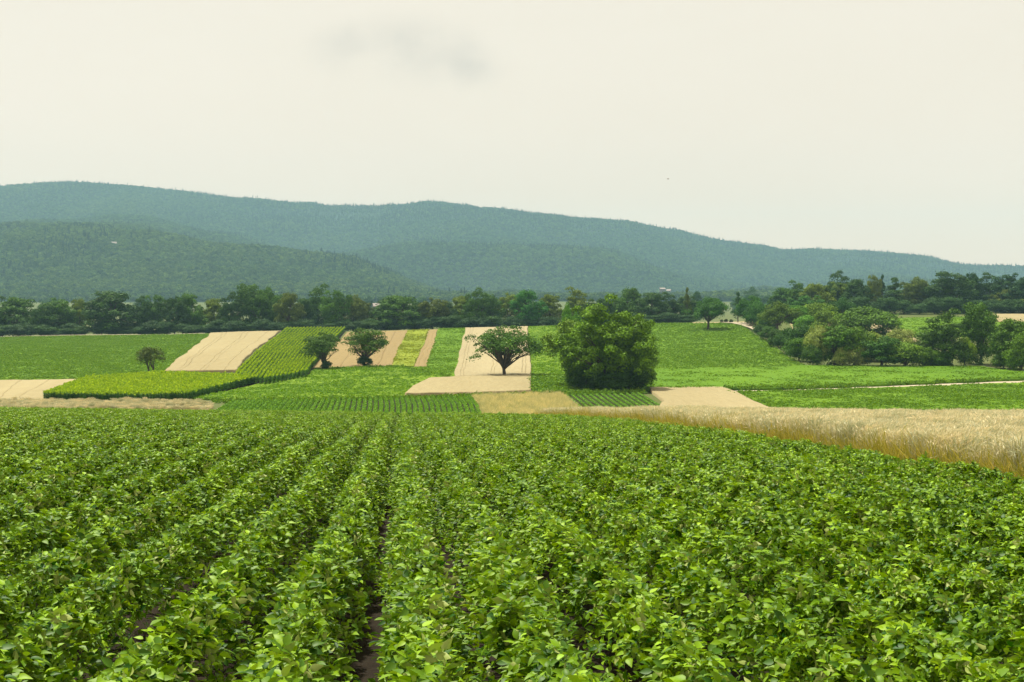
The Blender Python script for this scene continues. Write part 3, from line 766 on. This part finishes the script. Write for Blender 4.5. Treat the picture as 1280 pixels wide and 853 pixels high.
for q, (x, top, w, c, lab) in enumerate(TL):
    d = 578+(q % 3)*9; base = None
    add_tree('full%d' % (q % 5), x, top, 0, w*1.12, c, lab, d=d, group=G1)
add_tree('spire0', 859, 358.5, 0, 15, BR, 'thin feathery treetop sticking up at the right end of the treeline', d=590, group=G1)
# understorey along the treeline: one shrub after the other
G2 = 'shrubs at the foot of the long treeline'
for q, x in enumerate(np.arange(-45, 866, 17.0)):
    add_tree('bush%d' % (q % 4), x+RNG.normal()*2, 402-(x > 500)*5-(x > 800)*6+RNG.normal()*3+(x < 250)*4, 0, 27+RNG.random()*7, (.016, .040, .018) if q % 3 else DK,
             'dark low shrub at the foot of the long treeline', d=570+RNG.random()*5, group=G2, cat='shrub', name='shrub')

# ---- solitary trees
two = (tree_meshes(700, 7, 5.6, .22, 30, 110, .28, .16, 'dome', trunk_r=.22, limbs=12, fork=.28, stems=2), 7, 5.6)
add_tree('', 188.5, 435.5, 468.5, 36, (.040, .055, .016), 'small dark two stemmed tree behind the low corn block', meshes=two, name='fruit_tree', rz=0, sink=0)
appl = (tree_meshes(703, 9.5, 8, .16, 60, 130, .32, .12, 'round', limbs=20, fork=.2, lobes=9), 9.5, 8)
add_tree('', 405, 420, 462, 53, (.030, .062, .012), 'left one of the two round trees on the brown strip', meshes=appl, name='fruit_tree')
appl2 = (tree_meshes(712, 10.5, 8.6, .18, 66, 120, .32, .11, 'round', limbs=22, fork=.2, lobes=10), 10.5, 8.6)
add_tree('', 455, 415, 459, 62, (.040, .078, .012), 'right one of the two round trees, slightly larger, on the brown strip', meshes=appl2, name='fruit_tree')
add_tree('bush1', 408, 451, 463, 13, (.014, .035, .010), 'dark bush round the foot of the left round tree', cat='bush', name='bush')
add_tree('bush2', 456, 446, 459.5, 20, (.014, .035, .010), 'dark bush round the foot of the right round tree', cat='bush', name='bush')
spread = (tree_meshes(723, 14.6, 10.2, .24, 92, 95, .36, .085, 'dome', trunk_r=.36, limbs=40, fork=.20, droop=.16, flat=.65, lobes=15), 14.6, 10.2)
add_tree('', 630, 413, 471.5, 94, (.032, .070, .010), 'single spreading tree with open branches in front of the pale grain strip', meshes=spread, name='fruit_tree')
waln = (tree_meshes(736, 18, 16.2, .0, 230, 220, .44, .075, 'full', trunk_r=.5, limbs=20, fork=.2, lobes=30, dmin=-1), 18, 16.2)
add_tree('', 761, 378, 489, 117, (.058, .110, .004), 'biggest tree, broad dense green crown reaching the ground', meshes=waln, name='walnut_tree', rz=0.9)
comp = (tree_meshes(741, 10, 13, .16, 80, 150, .40, .12, 'round', trunk_r=.25, limbs=12, fork=.3, lobes=9), 10, 13)
add_tree('', 712, 396, 484, 62, (.062, .105, .006), 'slimmer tree leaning against the left side of the biggest tree', meshes=comp, name='walnut_tree')
add_tree('lone1', 711, 382, 0, 24, (.05, .12, .012), 'small bright treetop between the treeline and the left side of the biggest tree', d=400, cat='tree')
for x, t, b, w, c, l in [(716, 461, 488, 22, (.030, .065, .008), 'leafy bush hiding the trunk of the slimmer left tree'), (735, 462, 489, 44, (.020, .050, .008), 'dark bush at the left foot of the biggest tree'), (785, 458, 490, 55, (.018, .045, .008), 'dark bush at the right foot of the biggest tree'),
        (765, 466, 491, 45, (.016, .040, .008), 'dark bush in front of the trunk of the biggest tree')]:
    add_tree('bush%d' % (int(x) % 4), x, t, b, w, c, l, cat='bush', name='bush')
l885 = (tree_meshes(753, 13, 11, .22, 80, 150, .40, .115, 'round', trunk_r=.42, limbs=16, fork=.3, lobes=14, dmin=-.6), 13, 11)
add_tree('', 885, 373.5, 413, 48, (.026, .075, .012), 'round crowned tree alone at the top of the large green field', meshes=l885, name='broadleaf_tree')

# ---- right side: hedge, hillside and back row
RT = [
 ('spire0', 922.5, 364, 404.5, 17, (.014, .040, .014), 'dark cone shaped tree beside the pale track', 'conifer_tree', 'tree'),
 ('lone2', 938, 373, 406.5, 30, (.024, .072, .012), 'round tree right of the dark cone shaped tree', 'broadleaf_tree', 'tree'),
 ('bush0', 944, 381, 409, 22, (.026, .080, .012), 'leafy bush on the right side of the pale track', 'bush', 'bush'),
 ('bush1', 955, 398, 411, 14, LT, 'light green bush between the track and the olive tree', 'bush', 'bush'),
 ('lone1', 972, 379, 417, 38, (.050, .085, .012), 'olive tree left of the lit round tree on the slope', 'broadleaf_tree', 'tree'),
 ('bush2', 962, 392, 414, 22, (.022, .060, .012), 'dark bush left below the olive tree', 'bush', 'bush'),
 ('lone0', 992, 383, 414, 30, (.045, .110, .012), 'lit round tree with trunk showing before the tan patch', 'broadleaf_tree', 'tree'),
 ('full1', 980, 357, 398, 36, (.026, .068, .010), 'big dark tree at the left end of the wooded rise', 'broadleaf_tree', 'tree'),
 ('full2', 998, 353.5, 397, 34, (.034, .078, .010), 'rounded green tree next to the left end of the wooded rise', 'broadleaf_tree', 'tree'),
 ('full3', 1008, 368, 402, 38, (.022, .070, .012), 'low dark dome in front of the wooded rise', 'broadleaf_tree', 'tree'),
 ('bush3', 1022, 380, 413, 34, LT, 'bright green bushy tree left of the small forked tree', 'bush', 'bush'),
 ('bush0', 1008, 396, 419, 28, (.050, .120, .012), 'bright bush below the low dark dome', 'bush', 'bush'),
 ('bush1', 1032, 389, 420, 26, LT, 'lightest bush at the left of the forked tree', 'bush', 'bush'),
 ('lone2', 1050, 375, 410, 29, (.020, .062, .014), 'small forked tree standing before the tan patch', 'broadleaf_tree', 'tree'),
 ('bush2', 1086, 386, 424, 60, (.042, .085, .010), 'wide bushy tree right of the small forked tree', 'bush', 'bush'),
 # hedge along the field border
 ('bush3', 950, 407, 419, 16, (.020, .050, .012), 'first dark bush at the upper end of the field border hedge', 'bush', 'bush'),
 ('bush0', 961, 409, 426, 20, (.026, .060, .012), 'second bush down the field border hedge', 'bush', 'bush'),
 ('bush1', 973, 413, 435, 22, (.024, .055, .010), 'third bush down the field border hedge', 'bush', 'bush'),
 ('bush2', 987, 412, 443, 28, (.020, .052, .010), 'dark bush in the middle of the field border hedge', 'bush', 'bush'),
 ('bush3', 999, 424, 452, 26, (.040, .090, .010), 'lighter bush near the lower end of the field border hedge', 'bush', 'bush'),
 ('bush0', 1004, 409, 446, 34, (.018, .048, .010), 'tall dark bush behind the lower end of the border hedge', 'bush', 'bush'),
 ('bush1', 1022, 408, 457.5, 24, SV, 'tall silvery willow bush at the lower end of the border hedge', 'willow_bush', 'bush'),
 ('bush2', 1016, 432, 458.5, 20, (.030, .065, .012), 'low dark bush at the foot of the tall silvery bush', 'bush', 'bush'),
 ('full0', 1043, 404, 458, 46, (.036, .080, .010), 'broad green bush right of the tall silvery bush', 'bush', 'bush'),
 ('bush3', 1068, 411, 458, 40, (.050, .095, .012), 'mid green bush left of the pale topped bush', 'bush', 'bush'),
 ('bush0', 1053, 436, 459, 16, SV, 'small silvery bush low in front of the broad green bush', 'willow_bush', 'bush'),
 ('bush1', 1072, 433, 459, 24, (.15, .17, .10), 'low silvery grey bush below the mid green bush', 'willow_bush', 'bush'),
 ('bush2', 1092, 417, 452, 32, (.12, .16, .05), 'pale topped bush above the low silvery grey bush', 'willow_bush', 'bush'),
 ('full4', 1102, 419, 459, 46, (.022, .058, .010), 'dark green round bush in the middle of the shrub belt', 'bush', 'bush'),
 ('bush3', 1124, 413, 446, 30, (.13, .15, .075), 'pale feathery bush below the small green field', 'willow_bush', 'bush'),
 ('bush0', 1131, 430, 459.5, 46, (.060, .105, .014), 'low light green bush under the pale feathery bush', 'bush', 'bush'),
 ('bush1', 1156, 434, 459.5, 26, (.050, .095, .012), 'low bush at the left foot of the dark rounded tree', 'bush', 'bush'),
 ('full2', 1181, 391, 458.5, 58, (.030, .062, .012), 'dark rounded tree left of the tallest shrub belt tree', 'broadleaf_tree', 'tree'),
 ('full3', 1226, 374.5, 456, 46, (.032, .070, .008), 'tallest tree of the shrub belt at the right', 'broadleaf_tree', 'tree'),
 ('bush2', 1206, 424, 458, 20, (.12, .18, .02), 'small yellow green bush below the tallest shrub belt tree', 'bush', 'bush'),
 ('bush3', 1177, 441, 459.5, 22, (.040, .095, .012), 'small bush at the foot of the dark rounded tree', 'bush', 'bush'),
 ('full1', 1266, 394, 463, 50, (.042, .085, .007), 'bright green bushy tree at the right edge', 'broadleaf_tree', 'tree'),
 ('bush0', 1277, 421, 466, 30, (.046, .088, .007), 'bright bush in front of the tree at the right edge', 'bush', 'bush'),
 ('full0', 1310, 398, 463, 50, (.036, .075, .007), 'green tree just past the right edge', 'broadleaf_tree', 'tree'),
 ('bush1', 1255, 442, 461, 24, (.036, .075, .007), 'low bush at the left foot of the right edge tree', 'bush', 'bush'),
]
for k, x, t, b, w, c, l, nm, ct in RT: add_tree(k, x, t, b, w*(1.3 if ct == 'bush' else 1.16), c, l, name=nm, cat=ct, group='hedge and shrubs on the right slope')
BT = [(1018, 352, 34, OL, 'olive crown at the left of the wooded back row'), (1046, 341.5, 34, DK, 'dark flat topped tree of the back row above the forked tree'),
 (1044, 351, 34, (.05, .08, .008), 'yellowish crown in front of the dark flat topped tree'), (1072, 346, 34, DK, 'dark tree between the flat topped and the slim pale tree'),
 (1093, 342, 17, (.07, .09, .016), 'slim pale green treetop in the back row'), (1103, 342.5, 13, BL, 'thin dark spire beside the slim pale treetop'),
 (1118, 346, 34, DK, 'dark tree right of the thin dark spire'), (1143, 345, 36, (.045, .065, .014), 'brownish green tree left of the largest back row tree'),
 (1162, 362, 26, DK, 'low dark crown left of the largest back row tree'),
 (1190, 337.5, 52, (.022, .052, .016), 'largest dark tree of the wooded back row'), (1213, 338.5, 22, BL, 'dark crown on the right shoulder of the largest back row tree'),
 (1235, 344, 38, DK, 'dark tree right of the largest back row tree'), (1266, 340, 44, BL, 'bluish dark tree near the right edge of the back row'),
 (1256, 359, 34, (.055, .075, .014), 'lighter crown below the bluish dark back row tree'), (1290, 343, 40, DK, 'back row tree cut by the right edge'),
 (1280, 373, 26, (.07, .085, .02), 'pale low crown at the right edge below the back row'), (1325, 343, 44, DK, 'back row tree just past the right edge')]
for q, (x, t, w, c, l) in enumerate(BT):
    add_tree('spire0' if 'spire' in l else 'full%d' % ((q*2) % 5), x, t, 0, w*1.15, c, l, d=612+(q % 3)*10-(12 if t > 350 else 0), group='trees of the wooded back row')
for q, x in enumerate(np.arange(978, 1345, 19.0)):
    add_tree('bush%d' % (q % 4), x, 377+RNG.normal()*2.5+(x < 1040)*4, 0, 32, (.018, .045, .016), 'dark low shrub at the foot of the wooded back row', d=598, group='shrubs at the foot of the back row', cat='shrub', name='shrub')
# small dark bushes by the track
for x, t, b, w, l in [(902, 399.5, 404.6, 4, 'tiny dark bush left of the two others beside the track'), (907.5, 399, 404.6, 5, 'tiny dark bush in the middle beside the track'), (914, 399.5, 404.8, 5, 'tiny dark bush nearest the cone shaped tree')]:
    add_tree('bush1', x, t, b, w, (.02, .03, .012), l, cat='bush', name='bush')
# distant trees beyond the rise
G5 = 'hazy trees on the plain beyond the treeline'
for q, (x, t, d, w, l) in enumerate([(872, 362, 1000, 15, 'hazy blue tree behind the right end of the treeline'), (898, 372, 1300, 12, 'small hazy tree left of the cone shaped tree'),
    (940, 361, 1250, 24, 'highest hazy tree right of the cone shaped tree'), (956, 368, 1300, 22, 'hazy tree in the middle between cone tree and wooded rise'), (925, 370, 1350, 24, 'hazy tree just behind the cone shaped tree'),
    (972, 370, 1300, 22, 'hazy tree left of the wooded rise'), (445, 369, 1500, 18, 'hazy tree left in the treeline gap'), (462, 371, 1500, 16, 'hazy tree beside the houses in the treeline gap'), (480, 370, 1600, 20, 'hazy tree right in the treeline gap'),
    (60, 372, 1500, 22, 'hazy tree in the dip near the left end of the treeline'), (176, 371, 1400, 22, 'hazy tree right behind the wide domed tree'), (527, 370, 1500, 22, 'hazy tree behind the broad green dome')]):
    add_tree('full%d' % (q % 5), x, t, 0, w, (.020, .055, .016), l, d=d, group=G5)
# far rows of woodland on the plain (reads as one mass)
fullc = proto_collection('wood_trees', [PROTO['full%d' % k][0][0] for k in range(5)])

# ------------------------------------------------------------------ forest on the hills
def forest_proto(seed, conif=False):
    rng = np.random.default_rng(seed)
    if conif:
        n = 120; t = rng.random(n)**.8; a = rng.random(n)*6.283; r = 3.0*(1-t)+.15
        P = np.stack([np.cos(a)*r*.9, np.sin(a)*r*.9, 3+t*17], -1); Nn = norm(np.stack([np.cos(a), np.sin(a), np.full(n, .45)], -1)+rng.normal(size=(n, 3))*.25)
        V, F, v = cards(P, Nn, 2.0, rng, .7)
        return mesh_np('conifer', V, [F], M['conif'], v)
    n = 150; d = norm(rng.normal(size=(n, 3))); d[:, 2] = np.abs(d[:, 2])*1.0-.15
    lump = 1+.25*np.sin(d[:, 0]*5+seed)*np.cos(d[:, 1]*4+seed*2)
    P = d*lump[:, None]*np.array([5.2, 5.2, 5.6])+np.array([0, 0, 7.5]); Nn = norm(d+rng.normal(size=(n, 3))*.4)
    V, F, v = cards(P, Nn, 2.7, rng, .8)
    return mesh_np('forest_tree', V, [F], M['forest2' if seed in (803, 804) else 'forest'], v)
fp = proto_collection('hill_trees', [forest_proto(800+k) for k in range(5)]+[forest_proto(820+k, True) for k in range(3)])
PF = []
for y0, y1, st in ((2230, 3200, 7.6), (3200, 4700, 10.0), (4700, 6150, 11.5)):
    x1 = (1345-CX)/FPX*y1
    p = jitter_grid(-x1-100, x1, y0, y1, st); c = CX+FPX*p[:, 0]/p[:, 1]; PF.append(p[(c > -45) & (c < 1330)])
PF = np.concatenate(PF)
zf = ground(PF[:, 0], PF[:, 1]); rowf = HR-FPX*(zf+16)/PF[:, 1]
# drop what stands behind a nearer crest
colb = np.clip(((CX+FPX*PF[:, 0]/PF[:, 1])+60)/6, 0, 299).astype(int); yb = np.clip(((PF[:, 1]-2200)/25), 0, 159).astype(int)
mn = np.full((300, 160), 1e9); np.minimum.at(mn, (colb, yb), HR-FPX*(zf+4)/PF[:, 1])
run = np.minimum.accumulate(mn, axis=1)
lim = np.where(yb > 1, run[colb, np.maximum(yb-2, 0)], 1e9)
PF = PF[(rowf < lim+3)]; print('forest', len(PF))
n = len(PF)
colf = CX+FPX*PF[:, 0]/PF[:, 1]
pc = np.clip((PF[:, 1]-5000)/1500, .0, .42)*np.where(colf > 330, 1, .7)+(fnoise(PF[:, 0]/300, PF[:, 1]/300, 3)-.58)*.9
idx = np.where(RNG.random(n) < pc, RNG.integers(5, 8, n), np.where(RNG.random(n) < np.clip((fnoise(PF[:, 0]/170+5, PF[:, 1]/230+1, 4)-.44)*4, .05, .9), RNG.integers(3, 5, n), RNG.integers(0, 3, n)))
P = np.column_stack([PF, ground(PF[:, 0], PF[:, 1])-2.5]); rot = np.zeros((n, 3)); rot[:, 2] = RNG.random(n)*6.283
sz = .76*(.75+.5*RNG.random(n))*(.8+.5*fnoise(PF[:, 0]/90, PF[:, 1]/90, 2)); scl = np.column_stack([sz*1.05, sz*1.05, sz*(.9+.25*RNG.random(n))])
scatter('forest', P, rot, scl, idx, fp, 'unbroken blue green forest covering the hills', 'forest')

# ------------------------------------------------------------------ far houses and bird
def prism_house(x, row_top, d, w, dp, hwall, hroof, wall, roof, label, rz):
    X = (x-CX)/FPX*d; Y = d; gz = float(ground(X, Y))
    zt = (HR-row_top)/FPX*d; lift = zt-hwall-hroof-gz
    r = bpy.data.objects.new('house', None); link(r); r.location = (X, Y, gz); r.rotation_euler = (0, 0, rz)
    tag(r, label, 'house', 'far houses in the valley')
    a, b = w/2, dp/2; z1 = max(hwall+lift, hwall); z0 = -1
    V = [(-a, -b, z0), (a, -b, z0), (a, b, z0), (-a, b, z0), (-a, -b, z1), (a, -b, z1), (a, b, z1), (-a, b, z1), (-a, 0, z1+hroof*.95), (a, 0, z1+hroof*.95)]
    me = bpy.data.meshes.new('wall'); me.from_pydata(V, [], [(0, 1, 5, 4), (1, 2, 6, 9, 5), (2, 3, 7, 6), (3, 0, 4, 8, 7)]); me.materials.append(wall); obj('wall', me, r)
    o = .6; t = .3
    V = [(-a-o, -b-o, z1-.4), (a+o, -b-o, z1-.4), (a+o, 0, z1+hroof), (-a-o, 0, z1+hroof), (-a-o, b+o, z1-.4), (a+o, b+o, z1-.4)]
    V2 = [(q[0], q[1], q[2]+t) for q in V]
    me = bpy.data.meshes.new('roof'); me.from_pydata(V+V2, [], [(0, 1, 2, 3), (3, 2, 5, 4), (6, 7, 8, 9), (9, 8, 11, 10), (0, 1, 7, 6), (4, 5, 11, 10), (1, 2, 8, 7), (2, 5, 11, 8), (0, 3, 9, 6), (3, 4, 10, 9)]); me.materials.append(roof); obj('roof', me, r)
    for k in (-1, 1):
        me = bpy.data.meshes.new('window'); x0 = k*a*.5; V = [(x0-.7, -b-.06, z1-2.2), (x0+.7, -b-.06, z1-2.2), (x0+.7, -b-.06, z1-.9), (x0-.7, -b-.06, z1-.9), (x0-.7, -b-.02, z1-2.2), (x0+.7, -b-.02, z1-2.2), (x0+.7, -b-.02, z1-.9), (x0-.7, -b-.02, z1-.9)]
        me.from_pydata(V, [], [(0, 1, 2, 3), (0, 1, 5, 4), (3, 2, 6, 7), (0, 3, 7, 4), (1, 2, 6, 5)]); me.materials.append(M['glass']); obj('window', me, r)
M['hwall'] = plain('pale_render', (.17, .165, .16)); M['hroof'] = plain('grey_tiles', (.30, .26, .24)); M['hroof2'] = plain('red_tiles', (.30, .13, .08)); M['glass'] = plain('window_glass', (.04, .05, .06), .2)
prism_house(470.5, 379.5, 1300, 6, 7, 3.5, 2.5, M['hwall'], M['hroof'], 'tiny pale house in the treeline gap', .3)
prism_house(142, 311, 2900, 11, 9, 5, 4, M['hwall'], M['hroof'], 'tiny pale building alone on the left forested hill', .2)
prism_house(828, 360, 2600, 9, 8, 2.6, 2.2, M['hwall'], M['hroof'], 'left one of two tiny pale buildings at the foot of the hill', .1)
prism_house(836, 362, 2580, 7, 8, 2.6, 2.2, M['hwall'], M['hroof'], 'right one of two tiny pale buildings at the foot of the hill', -.3)
# bird
d = 220; u = (835-CX)/FPX; bx, bz = u*d, (HR-224)/FPX*d
V = []; F = []
a, f = tube([(-.16, 0, 0), (-.1, 0, .01), (0, 0, .015), (.1, 0, .02), (.17, 0, .03), (.20, 0, .025)], [.01, .035, .05, .045, .028, .004], 8); V.append(a); F.append(f); off = len(a)
for s in (-1, 1):
    w = np.array([(.07, s*.03, .03), (-.07, s*.03, .025), (-.06, s*.2, .09), (.07, s*.2, .095), (-.09, s*.42, .05), (-.05, s*.42, .055),
                  (.07, s*.03, .018), (-.07, s*.03, .018), (-.06, s*.2, .082), (.07, s*.2, .084), (-.09, s*.42, .047), (-.05, s*.42, .05)])
    V.append(w); F.append(np.array([[0, 1, 2, 3], [3, 2, 4, 5], [6, 7, 8, 9], [9, 8, 10, 11], [0, 3, 9, 6], [3, 5, 11, 9], [1, 2, 8, 7], [2, 4, 10, 8]])+off); off += 12
tl = np.array([(-.14, -.012, 0), (-.14, .012, 0), (-.26, .045, .005), (-.26, -.045, .005)]); V.append(tl); F.append(np.array([[0, 1, 2, 3]])+off)
bm = mesh_np('bird', np.concatenate(V), F, plain('bird_feathers', (.12, .11, .10)), smooth=False)
bo = obj('bird', bm); bo.location = (bx, d, bz); bo.rotation_euler = (.1, .05, .2); tag(bo, 'tiny grey bird flying with spread wings in the empty sky', 'bird')

# ------------------------------------------------------------------ haze
DENS = 0.000097
hz = bpy.data.meshes.new('haze')
x0, x1, y0, y1, z0, z1 = -5600, 5600, -60, 8200, float(ZG.min())-30, 640
hz.from_pydata([(x0, y0, z0), (x1, y0, z0), (x1, y1, z0), (x0, y1, z0), (x0, y0, z1), (x1, y0, z1), (x1, y1, z1), (x0, y1, z1)], [],
               [(0, 3, 2, 1), (4, 5, 6, 7), (0, 1, 5, 4), (1, 2, 6, 5), (2, 3, 7, 6), (3, 0, 4, 7)])
m, nt, N, L = new_mat('haze')
pv = nd(nt, 'ShaderNodeVolumePrincipled'); pv.inputs['Density'].default_value = DENS; pv.inputs['Color'].default_value = (.44, .80, 1.0, 1); pv.inputs['Anisotropy'].default_value = .1
o = nd(nt, 'ShaderNodeOutputMaterial'); L.new(pv.outputs[0], o.inputs['Volume']); hz.materials.append(m)
ho = obj('haze', hz); tag(ho, 'thin blue haze lying over the hills and the plain', 'haze', kind='stuff')

# ------------------------------------------------------------------ sky, sun, camera
SUN_EL, SUN_AZ = math.radians(66), math.radians(-38)   # azimuth from +Y (ahead) towards +X; negative = left
w = bpy.data.worlds.new('World'); sc.world = w; w.use_nodes = True
nt = w.node_tree; nt.nodes.clear(); L = nt.links
sky = nd(nt, 'ShaderNodeTexSky', sky_type='NISHITA', sun_disc=False); sky.sun_elevation = SUN_EL; sky.sun_rotation = SUN_AZ
sky.air_density = 1.0; sky.dust_density = 3.0
tc = nd(nt, 'ShaderNodeTexCoord')
mp = nd(nt, 'ShaderNodeMapping'); mp.inputs['Scale'].default_value = (1, 1, 2.6); L.new(tc.outputs['Generated'], mp.inputs[0])
n1 = nd(nt, 'ShaderNodeTexNoise'); n1.inputs['Scale'].default_value = 2.2; n1.inputs['Detail'].default_value = 5; L.new(mp.outputs[0], n1.inputs[0])
cr = ramp(nt, [(.3, (6.80, 5.85, 4.62)), (.7, (7.25, 6.30, 5.15))]); L.new(n1.outputs[0], cr.inputs[0])
# small grey cloud: a patch of directions broken up by noise
def dirv(col, row): return norm(np.array([(col-CX)/FPX, 1.0, (HR-row)/FPX]))
def blob(col, row, r, ax):
    mpx = nd(nt, 'ShaderNodeVectorMath', operation='SUBTRACT'); mpx.inputs[1].default_value = tuple(dirv(col, row)); L.new(wc, mpx.inputs[0])
    sc_ = nd(nt, 'ShaderNodeVectorMath', operation='MULTIPLY'); sc_.inputs[1].default_value = ax; L.new(mpx.outputs[0], sc_.inputs[0])
    ln = nd(nt, 'ShaderNodeVectorMath', operation='LENGTH'); L.new(sc_.outputs[0], ln.inputs[0])
    mr = nd(nt, 'ShaderNodeMapRange', interpolation_type='SMOOTHSTEP'); mr.inputs[1].default_value = r; mr.inputs[2].default_value = 0; mr.inputs[3].default_value = 0; mr.inputs[4].default_value = 1
    L.new(ln.outputs['Value'], mr.inputs[0]); return mr.outputs[0]
n3 = nd(nt, 'ShaderNodeTexNoise'); n3.inputs['Scale'].default_value = 9; n3.inputs['Detail'].default_value = 6; L.new(tc.outputs['Generated'], n3.inputs[0])
ws_ = nd(nt, 'ShaderNodeVectorMath', operation='MULTIPLY_ADD'); ws_.inputs[1].default_value = (.07, .07, .07)
L.new(n3.outputs['Color'], ws_.inputs[0])
off_ = nd(nt, 'ShaderNodeVectorMath', operation='ADD'); off_.inputs[1].default_value = (-.035, -.035, -.035); L.new(tc.outputs['Generated'], off_.inputs[0]); L.new(off_.outputs[0], ws_.inputs[2])
wc = ws_.outputs[0]
# Generated coordinates of the world are the direction itself
b = None
for (c_, r_, rad, ax) in [(470, 52, .036, (.7, 1, 1.3)), (500, 52, .040, (.7, 1, 1.3)), (530, 62, .042, (.75, 1, 1.3)), (560, 76, .038, (.8, 1, 1.3)), (588, 92, .028, (.8, 1, 1.4))]:
    q = blob(c_, r_, rad, ax)
    if b is None: b = q
    else:
        mxx = nd(nt, 'ShaderNodeMath', operation='MAXIMUM'); L.new(b, mxx.inputs[0]); L.new(q, mxx.inputs[1]); b = mxx.outputs[0]
n4 = nd(nt, 'ShaderNodeTexNoise'); n4.inputs['Scale'].default_value = 17; n4.inputs['Detail'].default_value = 10; n4.inputs['Roughness'].default_value = .62; L.new(tc.outputs['Generated'], n4.inputs[0])
mr4 = nd(nt, 'ShaderNodeMapRange'); mr4.inputs[1].default_value = .25; mr4.inputs[2].default_value = .62; L.new(n4.outputs[0], mr4.inputs[0])
mm = nd(nt, 'ShaderNodeMath', operation='MULTIPLY'); L.new(b, mm.inputs[0]); L.new(mr4.outputs[0], mm.inputs[1])
m2 = nd(nt, 'ShaderNodeMath', operation='MULTIPLY'); L.new(mm.outputs[0], m2.inputs[0]); m2.inputs[1].default_value = .95
cl = nd(nt, 'ShaderNodeMix', data_type='RGBA'); cl.inputs[7].default_value = (5.5, 4.8, 3.95, 1)
L.new(m2.outputs[0], cl.inputs[0]); L.new(cr.outputs[0], cl.inputs[6])
sx = nd(nt, 'ShaderNodeSeparateXYZ'); L.new(tc.outputs['Generated'], sx.inputs[0])
mrz = nd(nt, 'ShaderNodeMapRange', interpolation_type='SMOOTHSTEP'); mrz.inputs[1].default_value = .0; mrz.inputs[2].default_value = .24; L.new(sx.outputs[2], mrz.inputs[0])
hzr = ramp(nt, [(0, (1.36, 1.10, .89)), (.45, (1.16, 1.05, .97)), (1, (1.05, 1.03, 1.0))]); L.new(mrz.outputs[0], hzr.inputs[0])
hm = nd(nt, 'ShaderNodeMix', data_type='RGBA', blend_type='MULTIPLY'); hm.inputs[0].default_value = 1; L.new(cl.outputs[2], hm.inputs[6]); L.new(hzr.outputs[0], hm.inputs[7])
mix = nd(nt, 'ShaderNodeMix', data_type='RGBA'); mix.inputs[0].default_value = .90
L.new(sky.outputs[0], mix.inputs[6]); L.new(hm.outputs[2], mix.inputs[7])
bg = nd(nt, 'ShaderNodeBackground'); bg.inputs[1].default_value = .10; L.new(mix.outputs[2], bg.inputs[0])
wo = nd(nt, 'ShaderNodeOutputWorld'); L.new(bg.outputs[0], wo.inputs[0])
sun = bpy.data.lights.new('sun', 'SUN'); sun.energy = 4.9; sun.angle = math.radians(2.0); sun.color = (1, .93, .80)
sob = bpy.data.objects.new('sun', sun); link(sob)
sd = Vector((math.cos(SUN_EL)*math.sin(SUN_AZ), math.cos(SUN_EL)*math.cos(SUN_AZ), math.sin(SUN_EL)))
sob.rotation_euler = sd.to_track_quat('Z', 'Y').to_euler(); sob.location = (-20, 20, 40)

cam = bpy.data.cameras.new('camera'); cam.sensor_width = 36; cam.lens = FPX/1280*36; cam.shift_y = -(426.5-HR)/1280
cam.clip_start = .1; cam.clip_end = 20000
co = bpy.data.objects.new('camera', cam); link(co); co.location = (0, 0, 0); co.rotation_euler = (math.radians(90), 0, 0)
sc.camera = co
sc.view_settings.view_transform = 'Standard'; sc.view_settings.look = 'None'; sc.view_settings.gamma = 1; sc.view_settings.exposure = .52
cy = sc.cycles
sc.render.engine = 'CYCLES'
cy.use_denoising = True; cy.denoiser = 'OPENIMAGEDENOISE'; cy.max_bounces = 6; cy.diffuse_bounces = 3; cy.glossy_bounces = 2; cy.transmission_bounces = 3; cy.volume_bounces = 0; cy.transparent_max_bounces = 4
cy.use_adaptive_sampling = True; cy.adaptive_threshold = .02; cy.caustics_reflective = False; cy.caustics_refractive = False
